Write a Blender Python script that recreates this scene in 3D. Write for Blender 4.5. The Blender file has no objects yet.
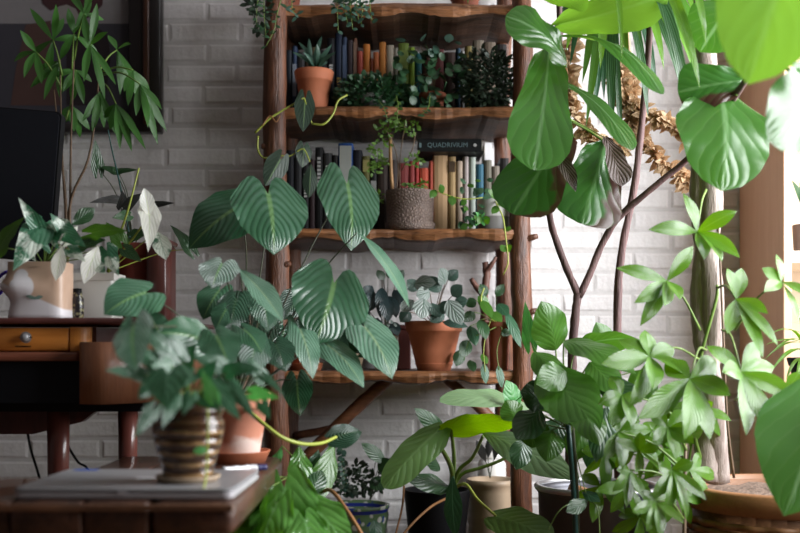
import bpy, bmesh, math, random
import numpy as np
from mathutils import Vector, Matrix
PI = math.pi
scene = bpy.context.scene
COL = scene.collection

# ------------------------------------------------------------------ camera, light, exposure
ZC, F, HX, HY = 0.75, 1111.0, 400.0, 345.0
cam = bpy.data.cameras.new('camera'); camo = bpy.data.objects.new('camera', cam); COL.objects.link(camo)
cam.sensor_width = 36; cam.lens = 50; cam.shift_y = (HY-266.5)/800
camo.location = (0, 0, ZC); camo.rotation_euler = (PI/2, 0, 0); cam.clip_start = .05
cam.dof.use_dof = True; cam.dof.focus_distance = 2.5; cam.dof.aperture_fstop = 2.8
scene.camera = camo
scene.view_settings.view_transform = 'Standard'; scene.view_settings.look = 'None'
scene.view_settings.gamma = 1; scene.view_settings.use_curve_mapping = False
scene.view_settings.exposure = 0.0
world = bpy.data.worlds.new('daylight'); scene.world = world; world.use_nodes = True
world.node_tree.nodes['Background'].inputs[0].default_value = (.80, .90, 1, 1)
world.node_tree.nodes['Background'].inputs[1].default_value = 1.5
WIN = dict(x=1.50, y0=1.0, y1=2.7, z0=.80, z1=2.05)
ld = bpy.data.lights.new('window_daylight', 'AREA'); ld.shape = 'RECTANGLE'
ld.size = WIN['z1']-WIN['z0']-.1; ld.size_y = WIN['y1']-WIN['y0']-.1; ld.energy = 112; ld.color = (.97, .98, 1)
lo = bpy.data.objects.new('window_daylight', ld); COL.objects.link(lo)
lo.location = (WIN['x']+.02, (WIN['y0']+WIN['y1'])/2, (WIN['z0']+WIN['z1'])/2); lo.rotation_euler = (0, PI/2, 0)

# ------------------------------------------------------------------ helpers
def P(px, py, D): return Vector(((px-HX)*D/F, D, ZC+(HY-py)*D/F))
def tag(o, label, cat, group=None):
    o['label'] = label; o['category'] = cat
    if group: o['group'] = group
    return o
def thing(name, label, cat, loc=(0, 0, 0), group=None):
    o = bpy.data.objects.new(name, None); COL.objects.link(o); o.location = loc; o.empty_display_size = .05
    return tag(o, label, cat, group)
def root_of(o):
    while o.parent: o = o.parent
    return o
def join(geos):
    V, Fc, U = [], [], []
    for v, f, u in geos:
        n = len(V); V += [tuple(p) for p in v]; Fc += [tuple(i+n for i in q) for q in f]
        U += list(u) if u else [(0, 0)]*len(v)
    return V, Fc, U
def mk(name, geo, mat, par=None, smooth=True, kind=None, origin=None):
    V, Fc, U = geo
    off = Vector(origin) if origin is not None else (Vector(root_of(par).location) if par else Vector((0, 0, 0)))
    m = bpy.data.meshes.new(name)
    m.from_pydata([tuple(Vector(p)-off) for p in V], [], Fc)
    if U:
        uv = m.uv_layers.new(name='UVMap'); li = np.zeros(len(m.loops), dtype=np.int32); m.loops.foreach_get('vertex_index', li)
        uv.data.foreach_set('uv', np.array(U, dtype=np.float32)[li].ravel())
    if smooth: m.polygons.foreach_set('use_smooth', [True]*len(m.polygons))
    m.update()
    for mm in (mat if isinstance(mat, (list, tuple)) else [mat]): m.materials.append(mm)
    o = bpy.data.objects.new(name, m); COL.objects.link(o)
    if par: o.parent = par
    elif origin is not None: o.location = off
    if kind: o['kind'] = kind
    return o
def struct(name, geo, mat, par=None, smooth=False):
    o = mk(name, geo, mat, par, smooth)
    if not par: o['kind'] = 'structure'
    return o
def box(x0, x1, y0, y1, z0, z1, bev=0, seg=1):
    bm = bmesh.new(); bmesh.ops.create_cube(bm, size=1)
    for v in bm.verts: v.co = Vector(((x0+x1)/2+v.co.x*(x1-x0), (y0+y1)/2+v.co.y*(y1-y0), (z0+z1)/2+v.co.z*(z1-z0)))
    if bev: bmesh.ops.bevel(bm, geom=bm.edges[:], offset=bev, segments=seg, affect='EDGES', profile=.5)
    bm.verts.index_update()
    g = ([tuple(v.co) for v in bm.verts], [[v.index for v in f.verts] for f in bm.faces], None); bm.free(); return g
def xform(g, M): return ([tuple(M @ Vector(v)) for v in g[0]], g[1], g[2])
def smoothpts(pts, n):
    pts = [Vector(p) for p in pts]
    if len(pts) == 2: return [pts[0].lerp(pts[1], i/n) for i in range(n+1)]
    out = []; k = len(pts)-1
    for s in range(n+1):
        t = s/n*k; i = min(int(t), k-1); t -= i
        p1, p2 = pts[i], pts[i+1]; p0 = pts[i-1] if i else p1*2-p2; p3 = pts[i+2] if i+2 <= k else p2*2-p1
        out.append(.5*((2*p1)+(p2-p0)*t+(2*p0-5*p1+4*p2-p3)*t*t+(3*p1-p0-3*p2+p3)*t**3))
    return out
def tube(pts, r0, r1=None, seg=8, n=14, rough=0, rng=None, cap=True):
    r1 = r0 if r1 is None else r1
    ps = smoothpts(pts, n); V, Fc, U = [], [], []
    T = [(ps[min(i+1, n)]-ps[max(i-1, 0)]).normalized() for i in range(n+1)]
    up = Vector((0, 0, 1)) if abs(T[0].z) < .9 else Vector((1, 0, 0))
    N = (up-T[0]*up.dot(T[0])).normalized()
    for i in range(n+1):
        N = (N-T[i]*N.dot(T[i])).normalized(); B = T[i].cross(N); r = r0+(r1-r0)*i/n
        for j in range(seg):
            a = 2*PI*j/seg; rr = r*(1+(rng.uniform(-rough, rough) if rng else 0))
            V.append(ps[i]+(N*math.cos(a)+B*math.sin(a))*rr); U.append((i/n, j/seg))
    for i in range(n):
        for j in range(seg):
            a, b = i*seg+j, i*seg+(j+1) % seg; Fc.append((a, b, b+seg, a+seg))
    if cap: Fc.append(tuple(range(seg))[::-1]); Fc.append(tuple(n*seg+j for j in range(seg)))
    return V, Fc, U
def lathe(prof, c=(0, 0, 0), seg=32, wob=0, rng=None):
    V, Fc, U = [], [], []; n = len(prof)
    for i, (r, z) in enumerate(prof):
        for j in range(seg):
            a = 2*PI*j/seg; V.append((c[0]+max(r, 1e-4)*math.cos(a), c[1]+max(r, 1e-4)*math.sin(a), c[2]+z)); U.append((j/seg, i/n))
    for i in range(n-1):
        for j in range(seg):
            a, b = i*seg+j, i*seg+(j+1) % seg; Fc.append((a, b, b+seg, a+seg))
    return V, Fc, U
def polyprism(pts, y0, y1):
    n = len(pts); V = [(x, y0, z) for x, z in pts]+[(x, y1, z) for x, z in pts]
    return V, [tuple(range(n)), tuple(range(n, 2*n))[::-1]]+[(i, i+n, (i+1) % n+n, (i+1) % n) for i in range(n)], None
def textgeo(body, size, M, ext=.0004):
    cu = bpy.data.curves.new('lettering', 'FONT'); cu.body = body; cu.size = size; cu.align_x = 'CENTER'; cu.align_y = 'CENTER'; cu.extrude = ext; cu.resolution_u = 2
    o = bpy.data.objects.new('lettering', cu); COL.objects.link(o); dg = bpy.context.evaluated_depsgraph_get()
    me = bpy.data.meshes.new_from_object(o.evaluated_get(dg))
    g = ([tuple(M @ v.co) for v in me.vertices], [tuple(p.vertices) for p in me.polygons], None)
    bpy.data.objects.remove(o); bpy.data.meshes.remove(me); bpy.data.curves.remove(cu); return g

# ------------------------------------------------------------------ materials
class NT:
    def __init__(s, name):
        s.m = bpy.data.materials.new(name); s.m.use_nodes = True; s.t = s.m.node_tree
        s.b = s.t.nodes['Principled BSDF']; s.out = s.t.nodes['Material Output']
    def n(s, typ, ins=None, **kw):
        nd = s.t.nodes.new('ShaderNode'+typ)
        for k, v in kw.items(): setattr(nd, k, v)
        for k, v in (ins or {}).items(): s.set(nd.inputs[k], v)
        return nd
    def set(s, sock, v):
        if isinstance(v, bpy.types.NodeSocket): s.t.links.new(v, sock)
        elif isinstance(v, bpy.types.Node): s.t.links.new(v.outputs[0], sock)
        else:
            if sock.type == 'RGBA' and len(v) == 3: v = (*v, 1)
            sock.default_value = v
    def math(s, op, a, b=0, c=0):
        return s.n('Math', {0: a, 1: b, 2: c}, operation=op).outputs[0]
    def mix(s, f, a, b):
        nd = s.t.nodes.new('ShaderNodeMix'); nd.data_type = 'RGBA'
        s.set(nd.inputs[0], f); s.set(nd.inputs[6], a); s.set(nd.inputs[7], b); return nd.outputs[2]
    def rng(s, v, a, b, c=0, d=1):
        return s.n('MapRange', {0: v, 1: a, 2: b, 3: c, 4: d}).outputs[0]
    def noise(s, sc, co=None, det=3, rough=.55):
        return s.n('TexNoise', {'Scale': sc, 'Detail': det, 'Roughness': rough, **({'Vector': co} if co else {})}).outputs[0]
    def bump(s, h, st, dist=.01):
        s.set(s.b.inputs['Normal'], s.n('Bump', {'Strength': st, 'Distance': dist, 'Height': h}))
    def pb(s, **kw):
        for k, v in kw.items(): s.set(s.b.inputs[{'col': 'Base Color', 'rough': 'Roughness', 'metal': 'Metallic', 'spec': 'Specular IOR Level', 'coat': 'Coat Weight'}[k]], v)
        return s
def obj_co(t, sx=1, sy=1, sz=1):
    return t.n('Mapping', {0: t.n('TexCoord').outputs['Object'], 3: (sx, sy, sz)}).outputs[0]
def plain(name, col, rough=.6, var=.12, sc=14, bump=.15, metal=0, spec=.5):
    t = NT(name); co = obj_co(t); nz = t.noise(sc, co, 4)
    c2 = tuple(max(0, c*(1-var*2)) for c in col); c3 = tuple(min(1, c*(1+var)) for c in col)
    rnd = t.n('ObjectInfo').outputs['Random']
    c = t.mix(nz, c2, c3); t.pb(col=c, rough=rough, metal=metal, spec=spec)
    if bump: t.bump(nz, bump, .004)
    return t.m
def wood(name, c1, c2, axis='x', rough=.5, sc=9, bump=.35, coat=0):
    t = NT(name); s = {'x': (.12, 1, 1), 'y': (1, .12, 1), 'z': (1, 1, .12)}[axis]
    co = obj_co(t, *[v*sc for v in s]); n1 = t.noise(4, co, 6, .65); n2 = t.noise(22, co, 3); big = t.noise(3.5, obj_co(t), 3)
    f = t.math('ADD', t.math('MULTIPLY', n1, .7), t.math('MULTIPLY', n2, .3)); f = t.rng(f, .32, .68)
    f = t.math('MULTIPLY', f, t.rng(big, .3, .65, .45, 1))
    t.pb(col=t.mix(f, c1, c2), rough=rough, coat=coat); t.bump(f, bump, .004); return t.m
def leafmat(name, base, vein, nv=9, slant=.45, vs=.5, rough=.38, trans=.3, bump=.5, silver=None, sfac=0, mid=None, under=None, varieg=None, vamt=.5, spec=.75, edge=None):
    t = NT(name); uv = t.n('SeparateXYZ', {0: t.n('UVMap')}); u = uv.outputs[0]
    a = t.math('ABSOLUTE', t.math('SUBTRACT', t.math('MULTIPLY', uv.outputs[1], 2), 1))
    s = t.math('MULTIPLY', t.math('SUBTRACT', u, t.math('MULTIPLY', t.math('POWER', a, .8), slant)), nv)
    s = t.math('ADD', s, t.math('MULTIPLY', t.noise(14, t.n('TexCoord').outputs['Object'], 2), .9))
    d = t.math('PINGPONG', s, .5); d = t.math('MULTIPLY', d, 2)              # 0 on a vein, 1 between veins
    vein_m = t.rng(d, .0, .22, 1, 0); mid_m = t.rng(a, .03, .085, 1, 0)
    oi = t.n('ObjectInfo').outputs['Random']; nz = t.noise(9, t.n('TexCoord').outputs['Object'], 3)
    lo_, hi_ = tuple(c*.72 for c in base), tuple(min(1, c*1.3) for c in base)
    c = t.mix(t.math('ADD', t.math('MULTIPLY', oi, .6), t.math('MULTIPLY', nz, .4)), lo_, hi_)
    if silver: c = t.mix(t.math('MULTIPLY', t.math('MULTIPLY', d, t.rng(nz, .35, .6)), sfac), c, silver)
    if varieg:
        w = t.noise(38, t.n('TexCoord').outputs['Object'], 4, .6); w2 = t.noise(11, t.n('TexCoord').outputs['Object'], 2)
        c = t.mix(t.rng(t.math('ADD', t.math('MULTIPLY', w, .45), t.math('MULTIPLY', w2, .55)), vamt, vamt+.06), c, varieg)
    if edge: c = t.mix(t.rng(t.math('ADD', t.math('MULTIPLY', nz, .6), t.math('MULTIPLY', t.math('SUBTRACT', 1, uv.outputs[1]), .7)), .83, .87), c, edge)
    c = t.mix(t.math('MULTIPLY', vein_m, vs), c, vein); c = t.mix(t.math('MULTIPLY', mid_m, min(1, vs*1.7)), c, mid or vein)
    bk = t.n('NewGeometry').outputs['Backfacing']
    if under: c = t.mix(t.math('MULTIPLY', bk, .8), c, under)
    t.pb(col=c, rough=rough, spec=spec)
    t.bump(t.math('ADD', t.math('MULTIPLY', t.math('SMOOTH_MIN', d, .7, .5), .8), t.math('MULTIPLY', nz, .5)), bump, .0035)
    tl = t.n('BsdfTranslucent', {0: t.n('HueSaturation', {'Hue': .485, 'Saturation': 1.12, 'Value': 1.75, 'Color': c})})
    mx = t.n('MixShader', {0: trans, 1: t.b.outputs[0], 2: tl.outputs[0]}); t.t.links.new(mx.outputs[0], t.out.inputs[0])
    return t.m

M = {}
def build_materials():
    t = NT('painted_brick'); co = t.n('TexCoord').outputs['Object']; n1 = t.noise(26, co, 5, .6); n2 = t.noise(5, co, 3)
    oi = t.n('ObjectInfo').outputs['Random']
    c = t.mix(oi, (.72, .69, .69), (.80, .78, .775)); c = t.mix(t.rng(n2, .55, .75), c, (.64, .61, .60))
    t.pb(col=c, rough=.55); t.bump(n1, .6, .009); M['brick'] = t.m
    M['mortar'] = plain('painted_mortar', (.69, .665, .66), .7, .12, 30, .5)
    M['plaster'] = plain('plaster', (.30, .27, .25), .8, .06, 6, .1)
    M['plaster_dim'] = plain('plaster_dim', (.10, .085, .08), .8, .06, 6, .1)
    M['ceiling'] = plain('ceiling_paint', (.22, .20, .19), .8, .05)
    M['floor'] = wood('floor_boards', (.10, .05, .025), (.26, .14, .07), 'y', .4)
    M['log'] = wood('log_wood', (.025, .009, .006), (.29, .105, .045), 'z', .45, 11, .9)
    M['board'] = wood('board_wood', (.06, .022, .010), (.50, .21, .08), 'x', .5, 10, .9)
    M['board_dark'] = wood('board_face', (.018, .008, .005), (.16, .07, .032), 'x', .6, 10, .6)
    M['brace'] = wood('brace_wood', (.06, .022, .012), (.34, .13, .055), 'x', .5, 8, .6)
    M['drift'] = plain('driftwood', (.15, .06, .04), .6, .4, 40, .8)
    M['darkwood'] = wood('dark_plank', (.022, .011, .008), (.16, .062, .032), 'y', .38, 10, .6, .3)
    M['worn'] = wood('worn_edge', (.05, .022, .012), (.40, .20, .11), 'x', .45, 12, .6)
    M['drawer'] = wood('orange_wood', (.62, .20, .03), (.90, .36, .07), 'x', .35, 7, .1, .3)
    M['red_wood'] = wood('red_wood', (.11, .032, .018), (.27, .085, .045), 'x', .35, 7, .1, .3)
    M['brown_wood'] = wood('brown_wood', (.17, .062, .03), (.38, .155, .075), 'z', .4, 9, .15, .2)
    M['mahog'] = wood('mahogany', (.05, .013, .011), (.115, .03, .024), 'z', .4, 7, .1, .2)
    M['leg'] = wood('leg_wood', (.10, .028, .022), (.21, .065, .048), 'z', .3, 7, .05, .4)
    M['black'] = plain('black_satin', (.006, .006, .007), .6, .1, 10, 0, spec=.15)
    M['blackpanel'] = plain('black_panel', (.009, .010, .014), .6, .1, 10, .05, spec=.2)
    M['frame'] = plain('frame_black', (.014, .010, .010), .35, .2, 10, .05)
    M['frame_br'] = wood('frame_brown', (.03, .010, .006), (.09, .033, .018), 'z', .35, 7, .05)
    M['tan_panel'] = wood('tan_panel', (.70, .40, .24), (.80, .50, .32), 'z', .5, 4, .05)
    M['cream_panel'] = plain('cream_panel', (.80, .68, .52), .5, .04, 5, .02)
    M['cream_shelf'] = plain('cream_shelf', (.85, .80, .68), .45, .04, 5, .02)
    M['alu'] = plain('aluminium', (.36, .36, .375), .3, .04, 60, .03, metal=.25)
    M['alu_edge'] = plain('aluminium_edge', (.66, .64, .67), .25, .04, 60, .03, metal=.3)
    M['white'] = plain('white_plastic', (.82, .82, .86), .35, .03)
    M['blue'] = plain('blue_sticker', (.03, .10, .45), .4, .05)
    M['navy'] = plain('navy_plug', (.02, .02, .10), .4, .05)
    M['soil'] = plain('soil', (.035, .022, .014), .95, .5, 90, 1)
    M['soil_light'] = plain('mulch', (.20, .135, .10), .95, .55, 80, 1)
    M['terra'] = plain('terracotta', (.52, .165, .078), .72, .13, 16, .12)
    M['terra_dark'] = plain('terracotta_dark', (.33, .095, .05), .7, .15, 16, .12)
    t = NT('terracotta_chalky'); co = obj_co(t); n = t.noise(14, co, 5); z = t.n('SeparateXYZ', {0: t.n('TexCoord').outputs['Generated']}).outputs[2]
    f = t.rng(t.math('ADD', n, t.math('MULTIPLY', t.math('SUBTRACT', .38, z), .9)), .5, .66)
    t.pb(col=t.mix(f, (.54, .22, .14), (.78, .62, .55)), rough=.85); t.bump(n, .3, .004); M['terra_chalk'] = t.m
    M['redpot'] = plain('red_plastic', (.22, .045, .03), .45, .06)
    M['whitepot'] = plain('white_glaze', (.78, .76, .72), .3, .05)
    M['cream'] = plain('cream_glaze', (.70, .60, .48), .35, .08)
    M['skin'] = plain('tan_glaze', (.66, .45, .33), .4, .12, 12)
    M['inkgreen'] = plain('ink_green', (.16, .25, .21), .5, .1)
    t = NT('striped_glaze'); co = t.n('TexCoord').outputs['Object']; z = t.n('SeparateXYZ', {0: co}).outputs[2]; nz = t.noise(45, co, 4); nl = t.noise(9, co, 2)
    w = t.math('SINE', t.math('ADD', t.math('MULTIPLY', z, 430), t.math('MULTIPLY', nl, 5.5)))
    f = t.rng(t.math('ADD', w, t.math('MULTIPLY', t.math('SUBTRACT', nz, .5), 3.2)), .0, 1.2)
    f = t.math('MULTIPLY', f, t.rng(z, .078, .088, 1, 0))
    t.pb(col=t.mix(f, (.055, .024, .011), (.36, .22, .10)), rough=.2, coat=.6); t.bump(w, .5, .004); M['striped'] = t.m
    M['stoneware'] = plain('stoneware', (.42, .31, .21), .5, .15, 20, .1)
    t = NT('embossed_clay'); co = obj_co(t); v = t.n('TexVoronoi', {'Vector': co, 'Scale': 120}, feature='DISTANCE_TO_EDGE').outputs[0]
    n = t.noise(20, co); t.pb(col=t.mix(t.math('MULTIPLY', t.rng(v, 0, .25), n), (.13, .09, .075), (.26, .185, .155)), rough=.6); t.bump(v, .8, .006); M['embossed'] = t.m
    t = NT('two_tone_cup'); z = t.n('SeparateXYZ', {0: t.n('TexCoord').outputs['Generated']}).outputs[2]
    t.pb(col=t.mix(t.rng(z, .42, .45), (.20, .19, .185), (.55, .53, .52)), rough=.45); M['cup'] = t.m
    t = NT('blue_white_glaze'); co = obj_co(t); v = t.n('TexVoronoi', {'Vector': co, 'Scale': 42}).outputs[0]; n = t.noise(30, co, 3)
    zz = t.n('SeparateXYZ', {0: t.n('TexCoord').outputs['Generated']}).outputs[2]
    f = t.rng(t.math('ADD', v, t.math('MULTIPLY', n, .6)), .62, .72); c = t.mix(f, (.62, .62, .58), (.12, .20, .10)); c = t.mix(t.rng(n, .58, .62), c, (.03, .06, .32))
    band = t.math('MULTIPLY', t.rng(zz, .87, .875), t.rng(zz, .94, .945, 1, 0)); c = t.mix(band, c, (.025, .04, .25))
    t.pb(col=c, rough=.25); M['bluepot'] = t.m
    M['metalpot'] = plain('dark_zinc', (.10, .10, .115), .42, .25, 9, .1, metal=.6)
    M['zincrim'] = plain('zinc_rim', (.48, .48, .50), .35, .1, 9, .05, metal=.8)
    M['wicker'] = wood('wicker', (.14, .058, .022), (.32, .14, .055), 'x', .55, 12, .3)
    M['wicker_band'] = wood('wicker_band', (.20, .085, .032), (.34, .155, .062), 'x', .5, 8, .2)
    M['stake'] = plain('green_stake', (.01, .055, .05), .5, .1)
    M['bamboo'] = plain('bamboo_stick', (.45, .25, .11), .6, .2, 30)
    M['root'] = plain('aerial_root', (.34, .155, .055), .6, .25, 30)
    M['bark'] = wood('purple_bark', (.06, .028, .028), (.19, .10, .095), 'z', .7, 14, .6)
    M['palebark'] = wood('pale_bark', (.19, .13, .11), (.52, .44, .40), 'z', .75, 16, .8)
    M['dry'] = leafmat('dry_bract', (.42, .29, .165), (.28, .17, .085), 4, .4, .4, .7, .25, .5)
    M['drystem'] = plain('dry_stem', (.44, .32, .20), .8, .4, 50, .8)
    M['stem'] = plain('green_stem', (.16, .26, .05), .45, .2, 20, 0)
    M['stem_y'] = plain('yellow_stem', (.38, .44, .07), .45, .2, 20, 0)
    M['stem_d'] = plain('dark_stem', (.045, .055, .025), .5, .3, 20, 0)
    M['stem_b'] = plain('brown_stem', (.17, .105, .06), .6, .3, 20, 0)
    # leaves
    M['philo'] = leafmat('philodendron_leaf', (.020, .094, .038), (.016, .072, .03), 9, .55, .25, .28, .2, .38, (.17, .30, .23), .38, (.25, .45, .14))
    M['philo_pale'] = leafmat('philodendron_pale', (.095, .235, .145), (.07, .18, .10), 9, .55, .3, .30, .25, .4, (.40, .55, .45), .5, (.36, .5, .26))
    M['philo_silver'] = leafmat('philodendron_silver', (.05, .16, .09), (.03, .11, .05), 10, .5, .5, .3, .2, .9, (.72, .80, .77), .9, (.2, .4, .15))
    M['philo_dark'] = leafmat('philodendron_dark', (.022, .075, .04), (.016, .05, .03), 11, .5, .3, .35, .15, .7, None, 0, (.07, .15, .06))
    M['velvet'] = leafmat('velvet_leaf', (.010, .035, .016), (.035, .08, .035), 6, .5, .4, .5, .1, .2, None, 0, (.17, .29, .12))
    M['syng'] = leafmat('syngonium_leaf', (.030, .108, .050), (.06, .165, .085), 5, .45, .4, .4, .22, .35, None, 0, (.11, .25, .15))
    M['syng_lite'] = leafmat('syngonium_light', (.08, .31, .085), (.14, .38, .12), 5, .45, .4, .4, .3, .3)
    M['marble'] = leafmat('marbled_leaf', (.045, .16, .085), (.08, .22, .12), 6, .45, .3, .4, .25, .35, None, 0, None, None, (.72, .80, .70), .485)
    M['cream_leaf'] = leafmat('cream_leaf', (.86, .88, .74), (.72, .80, .56), 6, .45, .3, .4, .3, .3, None, 0, (.45, .58, .28), None, (.12, .28, .10), .64)
    M['green'] = leafmat('green_leaf', (.062, .175, .022), (.10, .24, .045), 7, .45, .3, .3, .32, .2)
    M['dkgreen'] = leafmat('dark_green_leaf', (.026, .08, .026), (.04, .12, .055), 6, .45, .3, .35, .2, .4)
    M['purple'] = leafmat('purple_leaf', (.022, .024, .022), (.035, .022, .024), 5, .45, .3, .4, .12, .3)
    M['bamb'] = leafmat('money_tree_dim', (.04, .145, .02), (.055, .18, .03), 10, .35, .2, .4, .3, .3)
    M['fig'] = leafmat('fig_leaf', (.048, .150, .026), (.12, .24, .075), 5, .6, .25, .25, .38, .32, None, 0, (.24, .42, .20), (.17, .36, .06))
    M['fig_dark'] = leafmat('fig_leaf_dark', (.026, .092, .018), (.06, .15, .04), 5, .6, .25, .28, .26, .32, None, 0, (.14, .28, .11), (.10, .24, .05), None, .5, .5, (.06, .028, .02))
    M['brownleaf'] = leafmat('withered_leaf', (.055, .03, .024), (.10, .06, .045), 6, .55, .3, .55, .1, .8)
    M['pach'] = leafmat('money_leaf', (.10, .235, .024), (.155, .31, .055), 12, .35, .3, .24, .36, .4, spec=.75)
    M['paddle'] = leafmat('paddle_leaf', (.17, .33, .09), (.13, .28, .07), 8, .3, .2, .3, .3, .45, None, 0, (.26, .47, .17))
    M['paddle_pale'] = leafmat('paddle_pale', (.20, .33, .16), (.17, .30, .13), 8, .3, .2, .33, .25, .3, None, 0, (.30, .47, .24))
    M['lime'] = leafmat('lime_leaf', (.19, .42, .012), (.14, .33, .01), 9, .3, .3, .4, .5, .5)
    M['gloss'] = leafmat('glossy_leaf', (.085, .245, .04), (.13, .31, .07), 6, .45, .3, .22, .35, .5, None, 0, (.2, .45, .15))
    M['pepe'] = leafmat('peperomia_leaf', (.24, .29, .265), (.025, .06, .04), 4, .7, 1.0, .35, .15, .6, None, 0, (.05, .11, .07))
    M['pepe_dk'] = leafmat('peperomia_dark', (.055, .11, .085), (.03, .06, .045), 5, .7, .6, .35, .15, .6)
    M['bluish'] = leafmat('blue_dark_leaf', (.024, .05, .055), (.02, .04, .04), 6, .5, .4, .35, .1, .5)
    M['tiny'] = leafmat('tiny_leaf', (.028, .085, .035), (.04, .10, .045), 3, .4, .2, .45, .2, 0)
    M['tiny_blue'] = leafmat('tiny_blue_leaf', (.05, .12, .085), (.07, .14, .1), 3, .4, .2, .45, .2, 0)
    M['tiny_dk'] = leafmat('tiny_dark_leaf', (.022, .045, .022), (.03, .055, .03), 3, .4, .2, .5, .2, 0)
    M['tiny_lt'] = leafmat('tiny_light_leaf', (.10, .20, .035), (.13, .25, .05), 3, .4, .2, .45, .3, 0)
    M['page'] = plain('page_paper', (.50, .44, .34), .8, .06, 60)
    M['letter_y'] = plain('yellow_print', (.55, .36, .06), .6, .02, 10, 0)
    M['letter_w'] = plain('white_print', (.55, .55, .55), .6, .02, 10, 0)
    M['letter_b'] = plain('grey_blue_print', (.16, .24, .27), .6, .02, 10, 0)
    M['purple_light_loop'] = plain('violet_light_loop', (.06, .02, .45), .4, .02, 10, 0)
build_materials()
def colour(key, col, rough=.6):
    k = 'c_'+key
    if k not in M: M[k] = plain(key+'_cover', col, rough, .08, 20, .05, spec=.25)
    return M[k]

# ------------------------------------------------------------------ leaf generator
PROF = {  # half-width profile along the blade, lobe depth behind the stalk, lobe power
    'heart': ([(0, .88), (.1, .98), (.22, 1), (.4, .95), (.6, .77), (.78, .50), (.9, .25), (.96, .1), (1, 0)], .42),
    'arrow': ([(0, .92), (.1, .9), (.3, .72), (.5, .58), (.7, .38), (.87, .16), (1, 0)], .42),
    'oval': ([(0, .12), (.1, .55), (.25, .88), (.42, 1), (.6, .93), (.78, .66), (.9, .35), (1, 0)], 0),
    'lance': ([(0, .06), (.12, .36), (.3, .78), (.5, 1), (.68, .92), (.84, .55), (.94, .22), (1, 0)], 0),
    'fiddle': ([(0, .2), (.06, .46), (.2, .62), (.36, .68), (.52, .84), (.7, 1), (.84, .96), (.93, .72), (.98, .38), (1, .1)], .08),
    'paddle': ([(0, .78), (.08, .94), (.3, 1), (.55, .97), (.75, .87), (.88, .66), (.96, .38), (1, .04)], .2),
    'strap': ([(0, .6), (.1, .85), (.4, 1), (.75, .75), (.9, .4), (1, 0)], 0),
    'round': ([(0, .5), (.1, .8), (.3, 1), (.55, .97), (.8, .72), (.93, .4), (1, .02)], .2),
}
def leafgeo(kind, base, tip, W, up=(0, -1, .35), arch=.08, fold=-.12, wave=.0, ph=0, rows=12, half=4, roll=0):
    base, tip = Vector(base), Vector(tip); ax = tip-base; L = ax.length or 1e-4; ax = ax/L
    up = Vector(up); n = up-ax*up.dot(ax)
    if n.length < .05: n = Vector((.3, -.4, .8)); n -= ax*n.dot(ax)
    n.normalize(); lat = ax.cross(n)
    if roll: R = Matrix.Rotation(roll, 3, ax); n = R @ n; lat = R @ lat
    pr, lobe = PROF[kind]; xs, ys = zip(*pr); V, Fc, U = [], [], []; nc = 2*half+1
    for i in range(rows+1):
        u = i/rows; u = u+.06*math.sin(2*PI*u)*0
        if rows >= 8: u = (1-math.cos(PI*u))/2*.5+u*.5
        w = float(np.interp(u, xs, ys))
        for j in range(-half, half+1):
            a = j/half; aa = abs(a); g = math.sin(PI*aa**.8)*(1-.25*aa)
            x = W/2*w*a*(1-.0*aa); y = L*(u-lobe*(1-u)**2.4*g)
            z = arch*L*4*u*(1-u)+fold*abs(x)+wave*W*math.sin(u*13+ph+(1.3 if a > 0 else 0))*aa*aa*math.sin(PI*min(1, u+.15))
            z -= .10*W*(lobe > 0)*(1-u)**3*g
            V.append(base+lat*x+ax*y+n*z); U.append((u, .5+.5*a))
    for i in range(rows):
        for j in range(nc-1):
            q = i*nc+j; Fc.append((q, q+1, q+nc+1, q+nc))
    return V, Fc, U
LR = random.Random(7)
def leaf(par, kind, b, t, wpx, mat='green', stalk=None, arch=None, fold=None, up=None, wave=.02, roll=0, name='leaf', sr=None, smat='stem', half=4, rows=12):
    """b, t: (px, py, D) of stalk end and tip; wpx: blade width as it shows at that distance."""
    B = P(*b); T = P(*t); W = wpx*(b[2]+t[2])/2/F
    up = up or (LR.uniform(-.1, .6), -1, LR.uniform(.15, .6))
    g = leafgeo(kind, B, T, W, up, LR.uniform(.02, .1) if arch is None else arch, LR.uniform(-.22, .02) if fold is None else fold, wave, LR.uniform(0, 6), rows, half, roll)
    o = mk(name, g, M[mat] if isinstance(mat, str) else mat, par)
    if stalk:
        S = P(*stalk) if not isinstance(stalk, Vector) else stalk
        mid = S.lerp(B, .6)+Vector((0, .22*(B-S).length, .08*(B-S).length)); B = B+Vector((0, .004, 0)); r = sr or max(.0012, min(.0035, W*.025))
        mk('leaf_stalk', tube([S, mid, B], r*1.25, r*.8, 6, 10), M[smat], par)
    return o
def stem(par, pts, r0, r1=None, mat='stem', n=18, seg=7, name='stem', rough=0):
    return mk(name, tube([P(*p) for p in pts], r0, r1, seg, n, rough, LR if rough else None), M[mat], par)
def palm(par, c, tips, wpx, mat='pach', stalk=None, kind='lance', smat='stem', fold=.14):
    """a hand-shaped compound leaf: one stalk and its leaflets"""
    C = P(*c); S = P(*stalk) if stalk else C+Vector((0, .04, -.05)); mid = S.lerp(C, .5)+Vector((0, 0, .1*(C-S).length))
    st = mk('leaf_stalk', tube([S, mid, C], .0028, .0016, 6, 8), M[smat], par)
    for q in tips:
        x, y, d = q[:3]; m = q[3] if len(q) > 3 else mat; w = q[4] if len(q) > 4 else wpx
        W = w*c[2]/F; g = leafgeo(kind, C, P(x, y, c[2]+d), W, (LR.uniform(.0, .8), -1, LR.uniform(.2, .6)), LR.uniform(.02, .10), fold+LR.uniform(-.1, .1), .01, LR.uniform(0, 6), 10, 3)
        mk('leaflet', g, M[m], st)
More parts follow.
